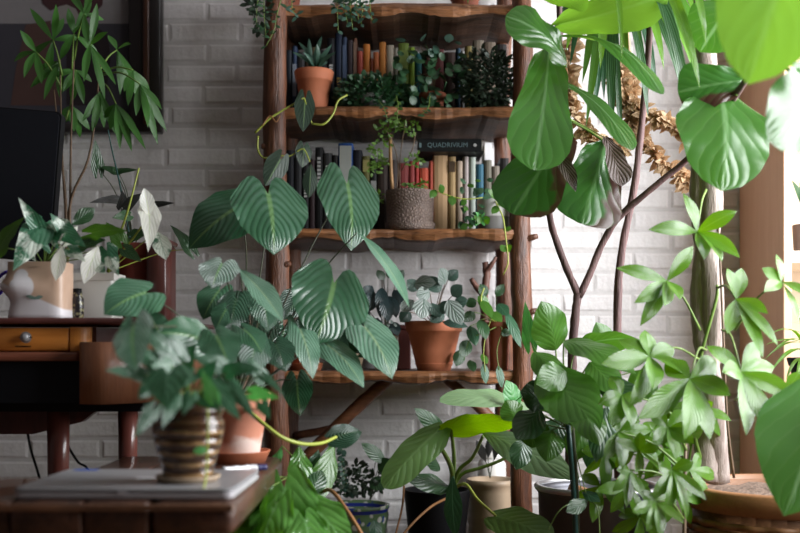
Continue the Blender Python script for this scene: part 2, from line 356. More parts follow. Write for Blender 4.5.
def bush(par, c, rad, n, size, mat, kind='oval', asp=.6, rng=None, hang=.0, name='foliage', lo=-1):
    """many tiny leaves that nobody could count, filling an ellipsoid"""
    rng = rng or LR; gs = []
    for _ in range(n):
        while True:
            d = Vector((rng.uniform(-1, 1), rng.uniform(-1, 1), rng.uniform(lo, 1)))
            if .15 < d.length < 1: break
        p = Vector(c)+Vector((d.x*rad[0], d.y*rad[1], d.z*rad[2])); L = size*rng.uniform(.6, 1.25)
        dr = Vector((d.x+rng.uniform(-.7, .7), d.y+rng.uniform(-.7, .7)-.2, d.z*.6+rng.uniform(-.7, .5)-hang)).normalized()
        gs.append(leafgeo(kind, p, p+dr*L, L*asp, (rng.uniform(-.4, .4), -1, rng.uniform(.2, 1)), .06, -.1, 0, 0, 4, 1))
    return mk(name, join(gs), M[mat], par, kind='stuff')
def trail(par, pts, n, size, mat, smat='stem', r=.0012, kind='oval', asp=.6, joined=True, name='trailing_leaves', spread=1.0):
    W = [P(*p) for p in pts]; mk('stem', tube(W, r*1.2, r*.7, 5, 20), M[smat], par)
    ps = smoothpts(W, n); gs = []
    for i, p in enumerate(ps):
        s = 1 if i % 2 else -1; L = size*LR.uniform(.7, 1.2)
        dr = Vector((s*LR.uniform(.4, 1)*spread, LR.uniform(-.8, .1), LR.uniform(-.9, .3))).normalized()
        g = leafgeo(kind, p, p+dr*L, L*asp, (LR.uniform(-.3, .3), -1, LR.uniform(.1, .8)), .06, -.08, 0, 0, 4 if joined else 8, 1 if joined else 3)
        if joined: gs.append(g)
        else: mk('leaf', g, M[mat], par)
    if joined: mk(name, join(gs), M[mat], par, kind='stuff')
def potgeo(rt, rb, h, rim=0, rimt=.004, wall=.006):
    """closed pot profile, origin at the base centre"""
    p = [(0, 0), (rb*.96, 0), (rb, .004)]
    if rim:
        p += [(rb+(rt*.93-rb)*.5, (h-rim)*.5), (rt*.93, h-rim), (rt*.99, h-rim+.001), (rt, h-rim+.004), (rt+rimt, h-.003), (rt+rimt-.002, h)]
    else:
        p += [(rb+(rt-rb)*k, h*k) for k in (.25, .5, .75)]+[(rt, h-.003), (rt-.001, h)]
    return p+[(rt-wall, h), (rt-wall-.002, h*.82), (0, h*.82)]
def pot(par, c, rt, rb, h, mat, rim=0, saucer=None, soil='soil', prof=None, smat=None):
    c = Vector(c)
    if saucer:
        mk('saucer', lathe([(0, 0), (saucer*.86, 0), (saucer*.98, .018), (saucer, .02), (saucer*.95, .02), (saucer*.84, .007), (0, .006)], c), M[smat or mat], par); c = c+Vector((0, 0, .0065))
    mk('pot', lathe(prof or potgeo(rt, rb, h, rim), c), M[mat], par)
    mk('soil', lathe([(rt*.93, h*.83), (rt*.6, h*.86), (0, h*.87)], c, 20), M[soil], par)
    return c+Vector((0, 0, h*.86))

# ------------------------------------------------------------------ the setting
YW = 3.20
struct('floor', box(-2.2, 1.95, -1.4, 3.4, -.05, 0), M['floor'])
struct('ceiling', box(-2.2, 1.95, -1.4, 3.4, 2.7, 2.75), M['ceiling'])
struct('wall_left', box(-2.2, -2.1, -1.4, 3.4, 0, 2.7), M['plaster_dim'])
struct('wall_front', box(-2.2, 1.95, -1.5, -1.4, 0, 2.7), M['plaster_dim'])
x0, x1 = WIN['x']+.04, WIN['x']+.16
struct('wall_right', join([box(x0, x1, -1.4, WIN['y0'], 0, 2.7), box(x0, x1, WIN['y1'], 3.4, 0, 2.7), box(x0, x1, WIN['y0'], WIN['y1'], 0, WIN['z0']), box(x0, x1, WIN['y0'], WIN['y1'], WIN['z1'], 2.7)]), M['plaster'])
wf = struct('window_1', join([box(x0+.02, x0+.08, WIN['y0'], WIN['y0']+.05, WIN['z0'], WIN['z1']), box(x0+.02, x0+.08, WIN['y1']-.05, WIN['y1'], WIN['z0'], WIN['z1']),
    box(x0+.02, x0+.08, WIN['y0']+.05, WIN['y1']-.05, WIN['z0'], WIN['z0']+.05), box(x0+.02, x0+.08, WIN['y0']+.05, WIN['y1']-.05, WIN['z1']-.05, WIN['z1'])]), M['white'])
wall = struct('wall_back', box(-2.1, x0, YW+.0005, YW+.2, 0, 2.7), M['mortar'])
def brick_geo(L, h, rng):
    j = lambda s: rng.uniform(-s, s); b = .007
    o = [(-L/2, -h/2), (L/2, -h/2), (L/2, h/2), (-L/2, h/2)]
    V = [(x, .006, z) for x, z in o]+[(x*.995+j(.001), .0+j(.001), z*.97+j(.001)) for x, z in o]
    V += [(x-math.copysign(b, x), -.0028+j(.0014), z-math.copysign(b, z)) for x, z in o]
    Fc = [(a+k, a+(k+1) % 4, a+4+(k+1) % 4, a+4+k) for a in (0, 4) for k in range(4)]+[(8, 9, 10, 11)]
    return V, Fc, None
def bricks():
    rng = random.Random(3); ch, bl, jn = .0600, .205, .0085; cand = []
    nrow = int(2.7/ch)
    for r in range(nrow):
        x = -2.1+(0 if r % 2 else bl/2)+rng.uniform(-.012, .012)
        while x < x0+.1:
            cand.append((x+bl/2, (r+.5)*ch)); x += bl
    meshes = []
    for k in range(10):
        m = bpy.data.meshes.new('brick'); V, Fc, _ = brick_geo(bl-jn+rng.uniform(-.004, .003), ch-jn+rng.uniform(-.003, .002), rng)
        m.from_pydata(V, [], Fc); m.update(); m.materials.append(M['brick']); meshes.append(m)
    def inview(p):
        px, py = HX+p[0]*F/YW, HY-(p[1]-ZC)*F/YW; return -36 < px < 740 and -8 < py < 545
    def share(p):        # how much of it shows: the open wall left and right of the shelf first
        px, py = HX+p[0]*F/YW, HY-(p[1]-ZC)*F/YW; s = abs(px-400)
        if px < 165 and py < 130: s -= 400
        if px < 60 and py < 330: s -= 400
        if 285 < px < 510 and py < 240: s -= 600
        return s
    near = sorted([p for p in cand if inview(p)], key=share, reverse=True); ind = set(near[:298]); rest = []
    for p in cand:
        c = (p[0], YW, p[1]); me = rng.choice(meshes)
        if p in ind:
            o = bpy.data.objects.new('brick', me); COL.objects.link(o); o.parent = wall; o.location = c; o.rotation_euler = (rng.uniform(-.012, .012), rng.uniform(-.006, .006), 0)
        else: rest.append(xform(brick_geo(bl-jn, ch-jn, rng), Matrix.Translation(c)))
    mk('brickwork', join(rest), M['brick'], wall, False, 'stuff')
bricks()

# ------------------------------------------------------------------ log bookshelf
Y0, Y1 = 2.85, 3.17
SZ = [P(0, y, 2.85).z for y in (4, 107, 229, 371)]+[.20]
def bookshelf():
    r = random.Random(11); t = thing('bookshelf', 'rustic bookshelf of raw logs and live-edge boards against the white brick wall', 'bookshelf', (0, 3.0, 0))
    XL, XR = P(277, 0, 2.86).x, P(522, 0, 2.86).x
    for x, y, rr in ((XL, 2.855, .031), (XR, 2.855, .027), (P(290, 0, 3.12).x, 3.12, .026), (P(503, 0, 3.12).x, 3.12, .026)):
        pts = [Vector((x+r.uniform(-.006, .006), y+r.uniform(-.004, .004), z)) for z in np.linspace(0, 1.95, 9)]
        mk('post', tube(pts, rr*1.05, rr*.92, 14, 48, .055, r), M['log'], t)
    for x, z, s in ((XR, .83, 1), (XR, 1.02, 1), (XL, .95, 1), (XL, 1.25, -1), (XR, .60, -1)):   # sawn-off knots on the logs
        mk('knot', tube([Vector((x, 2.855, z)), Vector((x+s*.036, 2.835, z+.008))], .012, .007, 8, 3, .1, r), M['log'], t)
    for k, z in enumerate(SZ):
        n = 40; V, Fc = [], []; xa, xb = XL+.012, XR-.012; th = .026 if k != 3 else .027
        for i in range(n+1):
            x = xa+(xb-xa)*i/n; w = .008*math.sin(i*.21+k*2)+.003*math.sin(i*.6+k)+r.uniform(-.0015, .0015); zz = .004*math.sin(i*.27+k*1.7)
            yf = Y0-.012+w; tb = th+.005*math.sin(i*.5+k)+r.uniform(-.002, .002)
            sag = -.006*(1-((2*i/n-1)**2)) if k == 0 else 0
            V += [(x, Y1, z), (x, yf+.012, z), (x, yf+.002, z-.005+zz*.4+sag), (x, yf, z-tb*.5+sag), (x, yf+.006, z-tb+sag), (x, yf+.022, z-tb-.004), (x, Y1, z-tb-.003)]
        for i in range(n):
            for q in range(7): a, b = i*7+q, i*7+(q+1) % 7; Fc.append((a, a+7, b+7, b))
        Fc += [tuple(range(7)), tuple(n*7+q for q in range(7))[::-1]]
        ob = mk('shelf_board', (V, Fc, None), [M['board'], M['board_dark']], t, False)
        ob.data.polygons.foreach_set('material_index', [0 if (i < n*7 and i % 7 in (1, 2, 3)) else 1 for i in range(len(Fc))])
    mk('brace', tube([P(392, 376, 3.0), P(352, 412, 3.0), P(285, 480, 3.0)], .016, .019, 10, 16, .07, r), M['brace'], t)
    mk('brace', tube([P(446, 378, 3.08), P(480, 408, 3.08), P(508, 434, 3.08)], .014, .016, 10, 16, .07, r), M['brace'], t)
    mk('brace', tube([P(295, 436, 3.1), P(340, 425, 3.1), P(365, 398, 3.1)], .012, .009, 8, 12, .07, r), M['log'], t)
    return t
bookshelf()

# ------------------------------------------------------------------ tan bookcase in the right corner
def bookcase():
    xl = P(740, 0, 3.18).x; t = thing('bookcase', 'tan wooden bookcase with cream shelves in the corner beside the money tree', 'bookcase', (xl+.3, 3.0, 0)); yf = 2.82; xr = xl+.48
    mk('side_panel', box(xl, xl+.022, yf, 3.185, 0, 2.0, .002), M['tan_panel'], t, False)
    mk('side_panel', box(xr-.022, xr, yf, 3.185, 0, 2.0, .002), M['tan_panel'], t, False)
    mk('back_panel', box(xl+.022, xr-.022, 3.17, 3.185, 0, 2.0), M['cream_panel'], t, False)
    for z in (.08, .36, .675, P(0, 250, yf).z-.032, 1.32, 1.65, 1.97):
        mk('shelf_board', box(xl+.022, xr-.022, yf+.004, 3.17, z, z+.03, .002), M['cream_shelf'], t, False)
bookcase()

# ------------------------------------------------------------------ desk, low table
def desk():
    r = random.Random(4); t = thing('desk', 'vintage desk with orange wooden drawers and a curved brown end', 'desk', (-.9, 2.4, 0)); xl = -1.6
    zt = P(0, 318, 2.1).z; zd = P(0, 326, 2.1).z; zb = P(0, 352, 2.1).z; zr = P(0, 361, 2.1).z; ze = P(0, 403, 2.1).z
    top = mk('desktop', box(xl, -.475, 2.085, 2.86, zd+.004, zt, .003), M['mahog'], t)
    for a, b in ((xl, -1.21), (-1.205, -.83), (-.825, P(69, 0, 2.1).x)):
        d = mk('drawer', box(a, b, 2.10, 2.5, zb+.002, zd-.003, .003), M['drawer'], t)
        cx = P(24, 0, 2.09).x if b > -.8 else (a+b)/2
        mk('knob', xform(lathe([(0, .012), (.007, .011), (.0085, .006), (.006, .001), (.011, 0)], (0, 0, 0), 14), Matrix.Translation((cx, 2.10, (zb+zd)/2+.003)) @ Matrix.Rotation(PI/2, 4, 'X')), M['alu'], d)
        ks = join([box(cx-.012, cx+.012, 2.0985, 2.1005, (zb+zd)/2-.001+.003, (zb+zd)/2+.001+.003), box(cx-.02, cx+.010, 2.0985, 2.1005, (zb+zd)/2-.015, (zb+zd)/2-.013)])
        mk('escutcheon', ks, M['black'], d, False)
    V = []; xa, xb = P(69, 0, 2.1).x+.002, P(87, 0, 2.1).x                          # rounded drawer-row end
    pts = [(xa, 2.10)]+[(xb-.03+.03*math.sin(k*PI/16), 2.13-.03*math.cos(k*PI/16)) for k in range(9)]+[(xb-.004, 2.15), (xb-.02, 2.17), (xa, 2.17)]
    def prism(pp, z0, z1): n = len(pp); return [(x, y, z0) for x, y in pp]+[(x, y, z1) for x, y in pp], [tuple(range(n))[::-1], tuple(range(n, 2*n))]+[(i, (i+1) % n, (i+1) % n+n, i+n) for i in range(n)], None
    mk('drawer_end', prism(pts, zb+.002, zd-.002), M['drawer'], t, False); mk('carcass', box(xl, xa+.05, 2.5, 2.55, zr, zd), M['mahog'], t, False); mk('carcass_end', box(xa-.003, xa+.03, 2.172, 2.5, zb, zd-.001), M['mahog'], t, False)
    mk('rail', box(xl, P(80, 0, 2.1).x, 2.085, 2.5, zr, zb, .003), M['red_wood'], t)
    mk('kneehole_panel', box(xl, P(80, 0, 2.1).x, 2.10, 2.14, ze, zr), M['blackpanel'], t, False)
    xa, xb = P(78, 0, 2.05).x, -.445; n = 14; pp = []
    for i in range(n+1): s = i/n; pp.append((xa+(xb-xa)*s, 2.06-.012*math.sin(PI*min(1, s*2))+.26*max(0, s-.25)**2.0))
    pp += [(xb, 2.6), (xa, 2.6)]
    mk('curved_end', prism(pp, ze, P(0, 342, 2.05).z), M['brown_wood'], t)
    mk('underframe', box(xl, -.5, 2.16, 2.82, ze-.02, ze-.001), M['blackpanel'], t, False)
    mk('apron', polyprism([(-1.3, ze-.02), (-.62, ze-.02), (-.66, ze-.05), (-.76, ze-.075), (-1.1, ze-.075)], 2.3, 2.33), M['mahog'], t, False)
    for x, y in ((P(52, 0, 2.15).x, 2.16), (-.60, 2.42), (-1.5, 2.16), (-1.5, 2.75)):
        mk('leg', tube([Vector((x, y+.03, ze-.018)), Vector((x, y+.03, 0))], .022, .015, 16, 6), M['leg'], t)
desk()
ZT = P(0, 500, 1.5).z
def low_table():
    r = random.Random(9); t = thing('plank_table', 'low table of thick dark worn planks carrying the closed laptop', 'table', (-.6, 1.76, 0)); x = -.219; ws = [.115, .088, .098, .104, .092, .1, .1]
    for k, w in enumerate(ws):
        bev = .012 if k == 0 else .005
        p = mk('plank', box(x-w, x-.002, 1.482+r.uniform(-.004, .004), 2.09 if k < 3 else 1.75, ZT-.046, ZT, bev, 2), M['darkwood'], t); x -= w
    xe = x; mk('worn_edge_strip', box(xe, -.222, 1.4755, 1.482, ZT-.012, ZT-.003, .001), M['worn'], t, False)
    mk('rail', box(xe+.06, -.28, 1.50, 1.53, ZT-.11, ZT-.046), M['darkwood'], t, False); mk('rail', box(-.5, -.28, 2.01, 2.04, ZT-.11, ZT-.046), M['darkwood'], t, False)
    for lx, ys in ((-.29, (1.515, 2.025)), (-.48, (2.025,)), (xe+.06, (1.515, 1.70))):
        for ly in ys: mk('leg', box(lx-.025, lx+.025, ly-.025, ly+.025, 0, ZT-.046, .003), M['darkwood'], t, False)
low_table()
def laptop():
    t = thing('laptop', 'closed grey aluminium laptop lying on the plank table', 'laptop', (-.36, 1.6, ZT)); c = Vector((-.372, 1.618, ZT)); R = Matrix.Translation(c) @ Matrix.Rotation(math.radians(-1.5), 4, 'Z')
    def rr(w, d, z0, z1, rad=.012):
        pp = []
        for sx, sy, a0 in ((1, 1, 0), (-1, 1, 90), (-1, -1, 180), (1, -1, 270)):
            for k in range(5): a = math.radians(a0+k*22.5); pp.append((sx*(w/2-rad)+rad*math.cos(a), sy*(d/2-rad)+rad*math.sin(a)))
        n = len(pp); ii = [(x*.988, y*.985) for x, y in pp]
        V = [(x, y, z0) for x, y in ii]+[(x, y, z0+.002) for x, y in pp]+[(x, y, z1-.0015) for x, y in pp]+[(x, y, z1) for x, y in ii]
        Fc = [tuple(range(n))[::-1], tuple(range(3*n, 4*n))]+[(a*n+i, a*n+(i+1) % n, (a+1)*n+(i+1) % n, (a+1)*n+i) for a in range(3) for i in range(n)]
        return xform((V, Fc, None), R)
    mk('base', rr(.300, .236, .001, .0095), M['alu_edge'], t, False)
    mk('lid', rr(.300, .236, .0098, .0155), M['alu'], t, False)
    mk('hinge', xform(box(-.10, .10, .113, .1195, .006, .012), R), M['black'], t, False)
    mk('white_mark', xform(box(-.012, .016, -.012, .012, .0155, .0159), R), M['white'], t, False)  # small white rectangle on the lid
    mk('latch', xform(box(-.006, .006, -.1188, -.1175, .008, .0115), R), M['white'], t, False)
    mk('sticker', xform(box(-.135, -.10, .092, .112, .0155, .0158), R), M['blue'], t, False)
laptop()
ca = thing('charging_cable', 'white charging cable with a dark plug beside the laptop', 'cable', P(255, 472, 1.9))
zc_ = ZT+.006
mk('cable', tube([Vector((-.237, 1.84, zc_)), Vector((-.25, 1.832, zc_)), Vector((-.265, 1.815, zc_)), Vector((-.285, 1.79, zc_+.001))], .0055, .0055, 10, 24, .18, random.Random(1)), M['white'], ca)
mk('plug', tube([Vector((-.2365, 1.8405, zc_)), Vector((-.231, 1.844, zc_)), Vector((-.222, 1.848, zc_))], .006, .005, 10, 5), M['navy'], ca)

# ------------------------------------------------------------------ on the wall and desk: picture, monitor, planters
def picture():
    t = thing('framed_picture', 'large dark painting of figures in a wide black frame on the brick wall', 'picture', P(0, 60, 3.17)); D = 3.165
    xr = P(162, 0, D).x; xi = P(130, 0, D).x; zb = P(0, 133, D).z; zi = P(0, 124, D).z; xl = -1.75; zt = 2.35; k = 3.186
    mk('canvas', box(xl+.09, xi+.01, 3.172, 3.184, zi-.01, zt-.08), colour('canvas', (.20, .185, .19)), t, False)
    F1 = lambda pts, m, y, nm: mk(nm, polyprism([(P(a, b, D).x, P(a, b, D).z) for a, b in pts], y, 3.1715), m, t, False)
    F1([(-150, 23), (131, 23), (131, 128), (-150, 128)], colour('ground', (.045, .042, .052)), 3.1712, 'painted_ground')
    F1([(25, 24), (50, 20), (52, 60), (60, 105), (10, 105), (15, 70)], colour('coat', (.075, .04, .035)), 3.1706, 'painted_coat')
    F1([(66, 40), (78, 27), (95, 25), (108, 36), (110, 60), (104, 105), (66, 105)], colour('robe', (.022, .015, .018)), 3.1704, 'painted_robe')
    F1([(36, -30), (104, -30), (102, 4), (94, 13), (84, 19), (76, 12), (66, 5), (58, 6), (50, 10), (42, 3)], colour('hat', (.05, .022, .024)), 3.1702, 'painted_hat')
    F1([(53, 14), (58, 6), (66, 4), (75, 8), (80, 18), (78, 26), (70, 20), (62, 18), (54, 26)], colour('beard', (.21, .195, .18)), 3.170, 'painted_beard')
    for nm, g in (('frame_side', box(xi, xr, 3.145, 3.19, zb, zt, .004)), ('frame_side', box(xl, xl+.09, 3.145, 3.19, zb, zt, .004)), ('frame_bottom', box(xl+.09, xi, 3.145, 3.19, zb, zi, .003)), ('frame_top', box(xl+.09, xi, 3.145, 3.19, zt-.08, zt, .003))):
        o = mk(nm, g, M['frame'], t)
        if nm == 'frame_side' and g[0][0][0] > -1: mk('moulding', box(xi+.042, xi+.060, 3.138, 3.1455, zb+.02, zt-.02, .003), M['frame_br'], o)
picture()
ZD = P(0, 318, 2.1).z
def monitor():
    t = thing('monitor', 'black computer monitor with rounded corners standing on the desk', 'monitor', (-1.0, 2.4, ZD)); D = 2.36
    a, b = P(62, 112, D), P(50, 262, D); w = .56
    R = Matrix.Translation((a.x, D, a.z)) @ Matrix.Rotation(math.radians(-3.5), 4, 'Y'); h = (a-b).length
    pp = []
    for cx, cz, a0 in ((-.012, -.012, 0), (-w+.012, -.012, 90), (-w+.012, -h+.012, 180), (-.012, -h+.012, 270)):
        for k in range(5): an = math.radians(a0+k*22.5); pp.append((cx+.012*math.cos(an), cz+.012*math.sin(an)))
    Rl = Matrix.Translation((0, 0, 0))
    ct = P(62, 112, D); tl = Matrix.Translation((ct.x, D, ct.z)) @ Matrix.Rotation(math.radians(4.5), 4, 'Y')
    mk('casing', xform(polyprism(pp, 0, .028), tl), M['black'], t, False)
    mk('bezel', xform(polyprism([(x*.985-.004, z*.985-.003) for x, z in pp], -.003, 0), tl), M['blackpanel'], t, False)
    mk('neck', box(-1.04, -.98, 2.39, 2.42, ZD, ZD+.2, .004), M['black'], t, False); mk('foot', box(-1.1, -.90, 2.30, 2.50, ZD, ZD+.010, .004), M['black'], t, False)
monitor()
mk_c = mk('violet_light_loop', tube([P(-14, 292, 2.26), P(-2, 278, 2.25), P(7, 272, 2.24), P(9, 279, 2.24), P(2, 291, 2.25), P(-6, 300, 2.26), P(-14, 317, 2.26)], .0035, .0035, 8, 24), M['purple_light_loop'], None, origin=P(0, 318, 2.25)); tag(mk_c, 'violet loop added for a purple light beside the torso-shaped planter on the desk', 'cable')  # violet tube loop added in place of a small purple light
for pts, lab in (([(18, 405, 2.85), (26, 425, 2.9), (31, 450, 2.95), (40, 480, 3.0), (60, 560, 3.05), (70, 606, 3.05)], 'black power cable hanging below the desk left of its round leg'), ([(58, 420, 2.85), (66, 442, 2.9), (78, 462, 3.0), (90, 474, 3.05), (110, 540, 3.1), (115, 600, 3.1)], 'black power cable hanging below the desk right of its round leg')):
    pts = [P(*p) for p in pts]; pts[-1].z = .004; tag(mk('power_cable', tube(pts, .0035, .0035, 6, 24), M['black'], None, origin=pts[-1]), lab, 'cable')
bx = thing('wooden_box', 'tall dark mahogany box standing at the end of the desk', 'box', P(160, 318, 2.42))
mk('body', box(P(146, 0, 2.42).x, P(166, 0, 2.42).x, 2.42, 2.53, ZD, P(0, 243, 2.42).z, .004), M['mahog'], bx); mk('lid', box(P(145, 0, 2.415).x, P(167, 0, 2.415).x, 2.414, 2.535, P(0, 243, 2.42).z, P(0, 238, 2.42).z, .003), M['mahog'], bx)
jr = thing('patterned_jar', 'small dark patterned glass jar beside the white trough', 'jar', (P(77, 0, 2.2).x, 2.2, ZD))
jm = NT('speckled_jar'); vv = jm.n('TexVoronoi', {'Scale': 130, 'Vector': jm.n('TexCoord').outputs['Object']}).outputs[0]; jm.pb(col=jm.mix(jm.rng(vv, .35, .55), (.22, .20, .11), (.02, .016, .02)), rough=.25)
cj = (P(77.5, 0, 2.19).x, 2.19, ZD); mk('body', lathe([(0, 0), (.010, 0), (.0125, .006), (.0125, .040), (.009, .047), (.009, .052), (0, .052)], cj, 18), jm.m, jr); mk('stopper', lathe([(.0085, .052), (.0085, .060), (0, .061)], cj, 14), M['black'], jr)

# ------------------------------------------------------------------ books
BR = random.Random(21)
def book(px0, px1, pytop, zs, key, col, label, D=2.985, dep=.15, title=None, tcol='letter_w', tsize=.008, group=None, tpos=.5, band=None, marks=None):
    xa, xb = P(px0, 0, D).x+.0004, P(px1, 0, D).x-.0004; zt = P(0, pytop, D).z; w = xb-xa; h = zt-zs; y1 = min(D+dep, 3.185)
    t = thing('book', label, 'book', ((xa+xb)/2, D, zs), group); c = min(.0022, w*.15); m = colour(key, col)
    n = 6; sp = [(xa, D+.006)]+[((xa+xb)/2+(w/2)*math.sin(a), D+.006-.006*math.cos(a)) for a in np.linspace(-PI/2, PI/2, n)]+[(xb, D+.006), (xb, y1), (xb-c, y1), (xb-c, D+.008), (xa+c, D+.008), (xa+c, y1), (xa, y1)]
    k = len(sp); V = [(x, y, zs) for x, y in sp]+[(x, y, zt) for x, y in sp]
    Fc = [(i, (i+1) % k, (i+1) % k+k, i+k) for i in range(k)]
    # end caps, as quads along the U-shaped cover
    i0 = k-1; cap = [(0, k-1, k-2, k-3), tuple(range(0, n+2))+(k-4, k-3), (n+1, n+2, n+3, n+4)]
    for f in cap: Fc.append(tuple(f)); Fc.append(tuple(q+k for q in f)[::-1])
    mk('cover', (V, Fc, None), m, t, False)
    mk('page_block', box(xa+c, xb-c, D+.008, y1-.003, zs+.002, zt-.004), M['page'], t, False)
    if title: mk('title', textgeo(title, tsize, Matrix.Translation(((xa+xb)/2, D-.0006, zs+h*tpos)) @ Matrix.Rotation(PI/2, 4, 'X') @ Matrix.Rotation(-PI/2, 4, 'Z')), M[tcol], t, False)
    if band: mk('spine_band', box(xa+w*.1, xb-w*.1, D-.0006, D+.002, zs+h*band[0], zs+h*band[1]), colour(band[2], band[3]), t, False)
    if marks: mk('title_marks', join([box(xa+w*.28, xb-w*.28, D-.0006, D+.002, zs+h*(marks[0]+(marks[1]-marks[0])*i/marks[2]), zs+h*(marks[0]+(marks[1]-marks[0])*(i+.62)/marks[2])) for i in range(marks[2])]), M['letter_w'], t, False)
    return t
K = 'books on the upper board of the log shelf'; K2 = 'books on the middle board of the log shelf'
z2, z3 = SZ[1], SZ[2]
def row(items, zs, grp):
    for a, b, y, key, col, lab, *ex in items:
        kw = ex[0] if ex else {}; book(a, b, y, zs, key, col, lab, group=grp, **kw)
DK = (.015, .016, .022)
row([(285, 292, 50, 'ink', (.02, .025, .035), 'ink-black book at the left post end of the upper row'),
  (292, 297, 46, 'midnight', (.03, .05, .10), 'midnight-blue book with silver spine lines behind the terracotta pot', dict(band=(.3, .75, 'silver', (.25, .28, .34)))),
  (297, 305, 52, 'char', (.03, .028, .03), 'charcoal book standing behind the terracotta pot'),
  (305, 311, 49, 'umber', (.07, .045, .03), 'umber-brown book behind the terracotta pot'),
  (311, 318, 47, 'khaki', (.12, .10, .055), 'khaki-spined book behind the succulent leaves'),
  (318, 327, 50, 'soot', (.018, .016, .018), 'soot-black book just right of the khaki one'),
  (327, 335, 38, 'jet', (.012, .012, .016), 'tall jet-black book with small white spine print', dict(marks=(.50, .68, 5))),
  (335, 342, 33, 'navyc', (.02, .03, .06), 'tall navy book with bold yellow spine lettering', dict(title='ESTHER', tcol='letter_y', tsize=.0155, tpos=.36)),
  (342, 347, 37, 'slateblue', (.045, .065, .12), 'slate-blue book beside the yellow-lettered navy one', dict(band=(.2, .9, 'paleblue', (.09, .12, .2)))),
  (347, 353, 40, 'plum', (.05, .035, .04), 'dull plum-grey book between blue and rust spines'),
  (353, 357, 38, 'rust', (.16, .07, .045), 'thin rust-brown book with a worn pale spine edge', dict(band=(.1, .95, 'wornedge', (.24, .15, .11)))),
  (357, 363, 51, 'coral', (.48, .10, .075), 'coral-red book left of the tall orange one'),
  (363, 370, 44, 'orange', (.60, .20, .045), 'orange book with a pale stripe beside the coral-red one', dict(band=(.45, .62, 'palestripe', (.7, .5, .3)))),
  (370, 373, 58, 'brick', (.22, .06, .035), 'thin brick-red booklet between two orange books'),
  (373, 379, 52, 'vermilion', (.52, .15, .055), 'short vermilion book between the orange spines'),
  (379, 386, 42, 'amber', (.62, .24, .06), 'amber-orange book left of the cream one'),
  (386, 394, 45, 'creamc', (.55, .47, .38), 'thick cream book right of the amber one'),
  (394, 398, 48, 'bone', (.42, .38, .33), 'thin bone-grey book beside the olive green one'),
  (398, 409, 43, 'olive', (.17, .24, .05), 'thick olive-green book with a paler spine block', dict(band=(.5, .9, 'oliveblock', (.22, .29, .08)))),
  (409, 415, 47, 'limec', (.22, .34, .04), 'slim lime-green book next to the olive one'),
  (415, 422, 53, 'tealc', (.03, .15, .16), 'teal book half hidden by the round-leaved plant'),
  (422, 432, 52, 'cocoa', (.08, .04, .03), 'cocoa-brown book behind the round-leaved plant'),
  (432, 444, 49, 'maroon', (.11, .03, .03), 'maroon book behind the round-leaved plant'),
  (444, 456, 52, 'brownblack', (.05, .03, .025), 'brown-black book behind the round-leaved plant'),
  (456, 461, 48, 'petrol', (.02, .05, .08), 'thin petrol-blue book left of the white one'),
  (461, 465, 51, 'chalk', (.30, .30, .28), 'thin chalk-white book beside the petrol-blue one'),
  (465, 473, 46, 'mustard', (.17, .135, .045), 'mustard-yellow book above the dark bushy fern'),
  (473, 484, 40, 'sand', (.15, .125, .095), 'sand-coloured book above the dark bushy fern'),
  (484, 496, 42, 'fawn', (.13, .10, .075), 'fawn book right of the sand-coloured one on the upper board'),
  (496, 507, 44, 'pitch', (.014, .012, .012), 'pitch-black book nearest the right log of the upper row')], z2, K)  # last book is added to darken the shadowed gap by the log
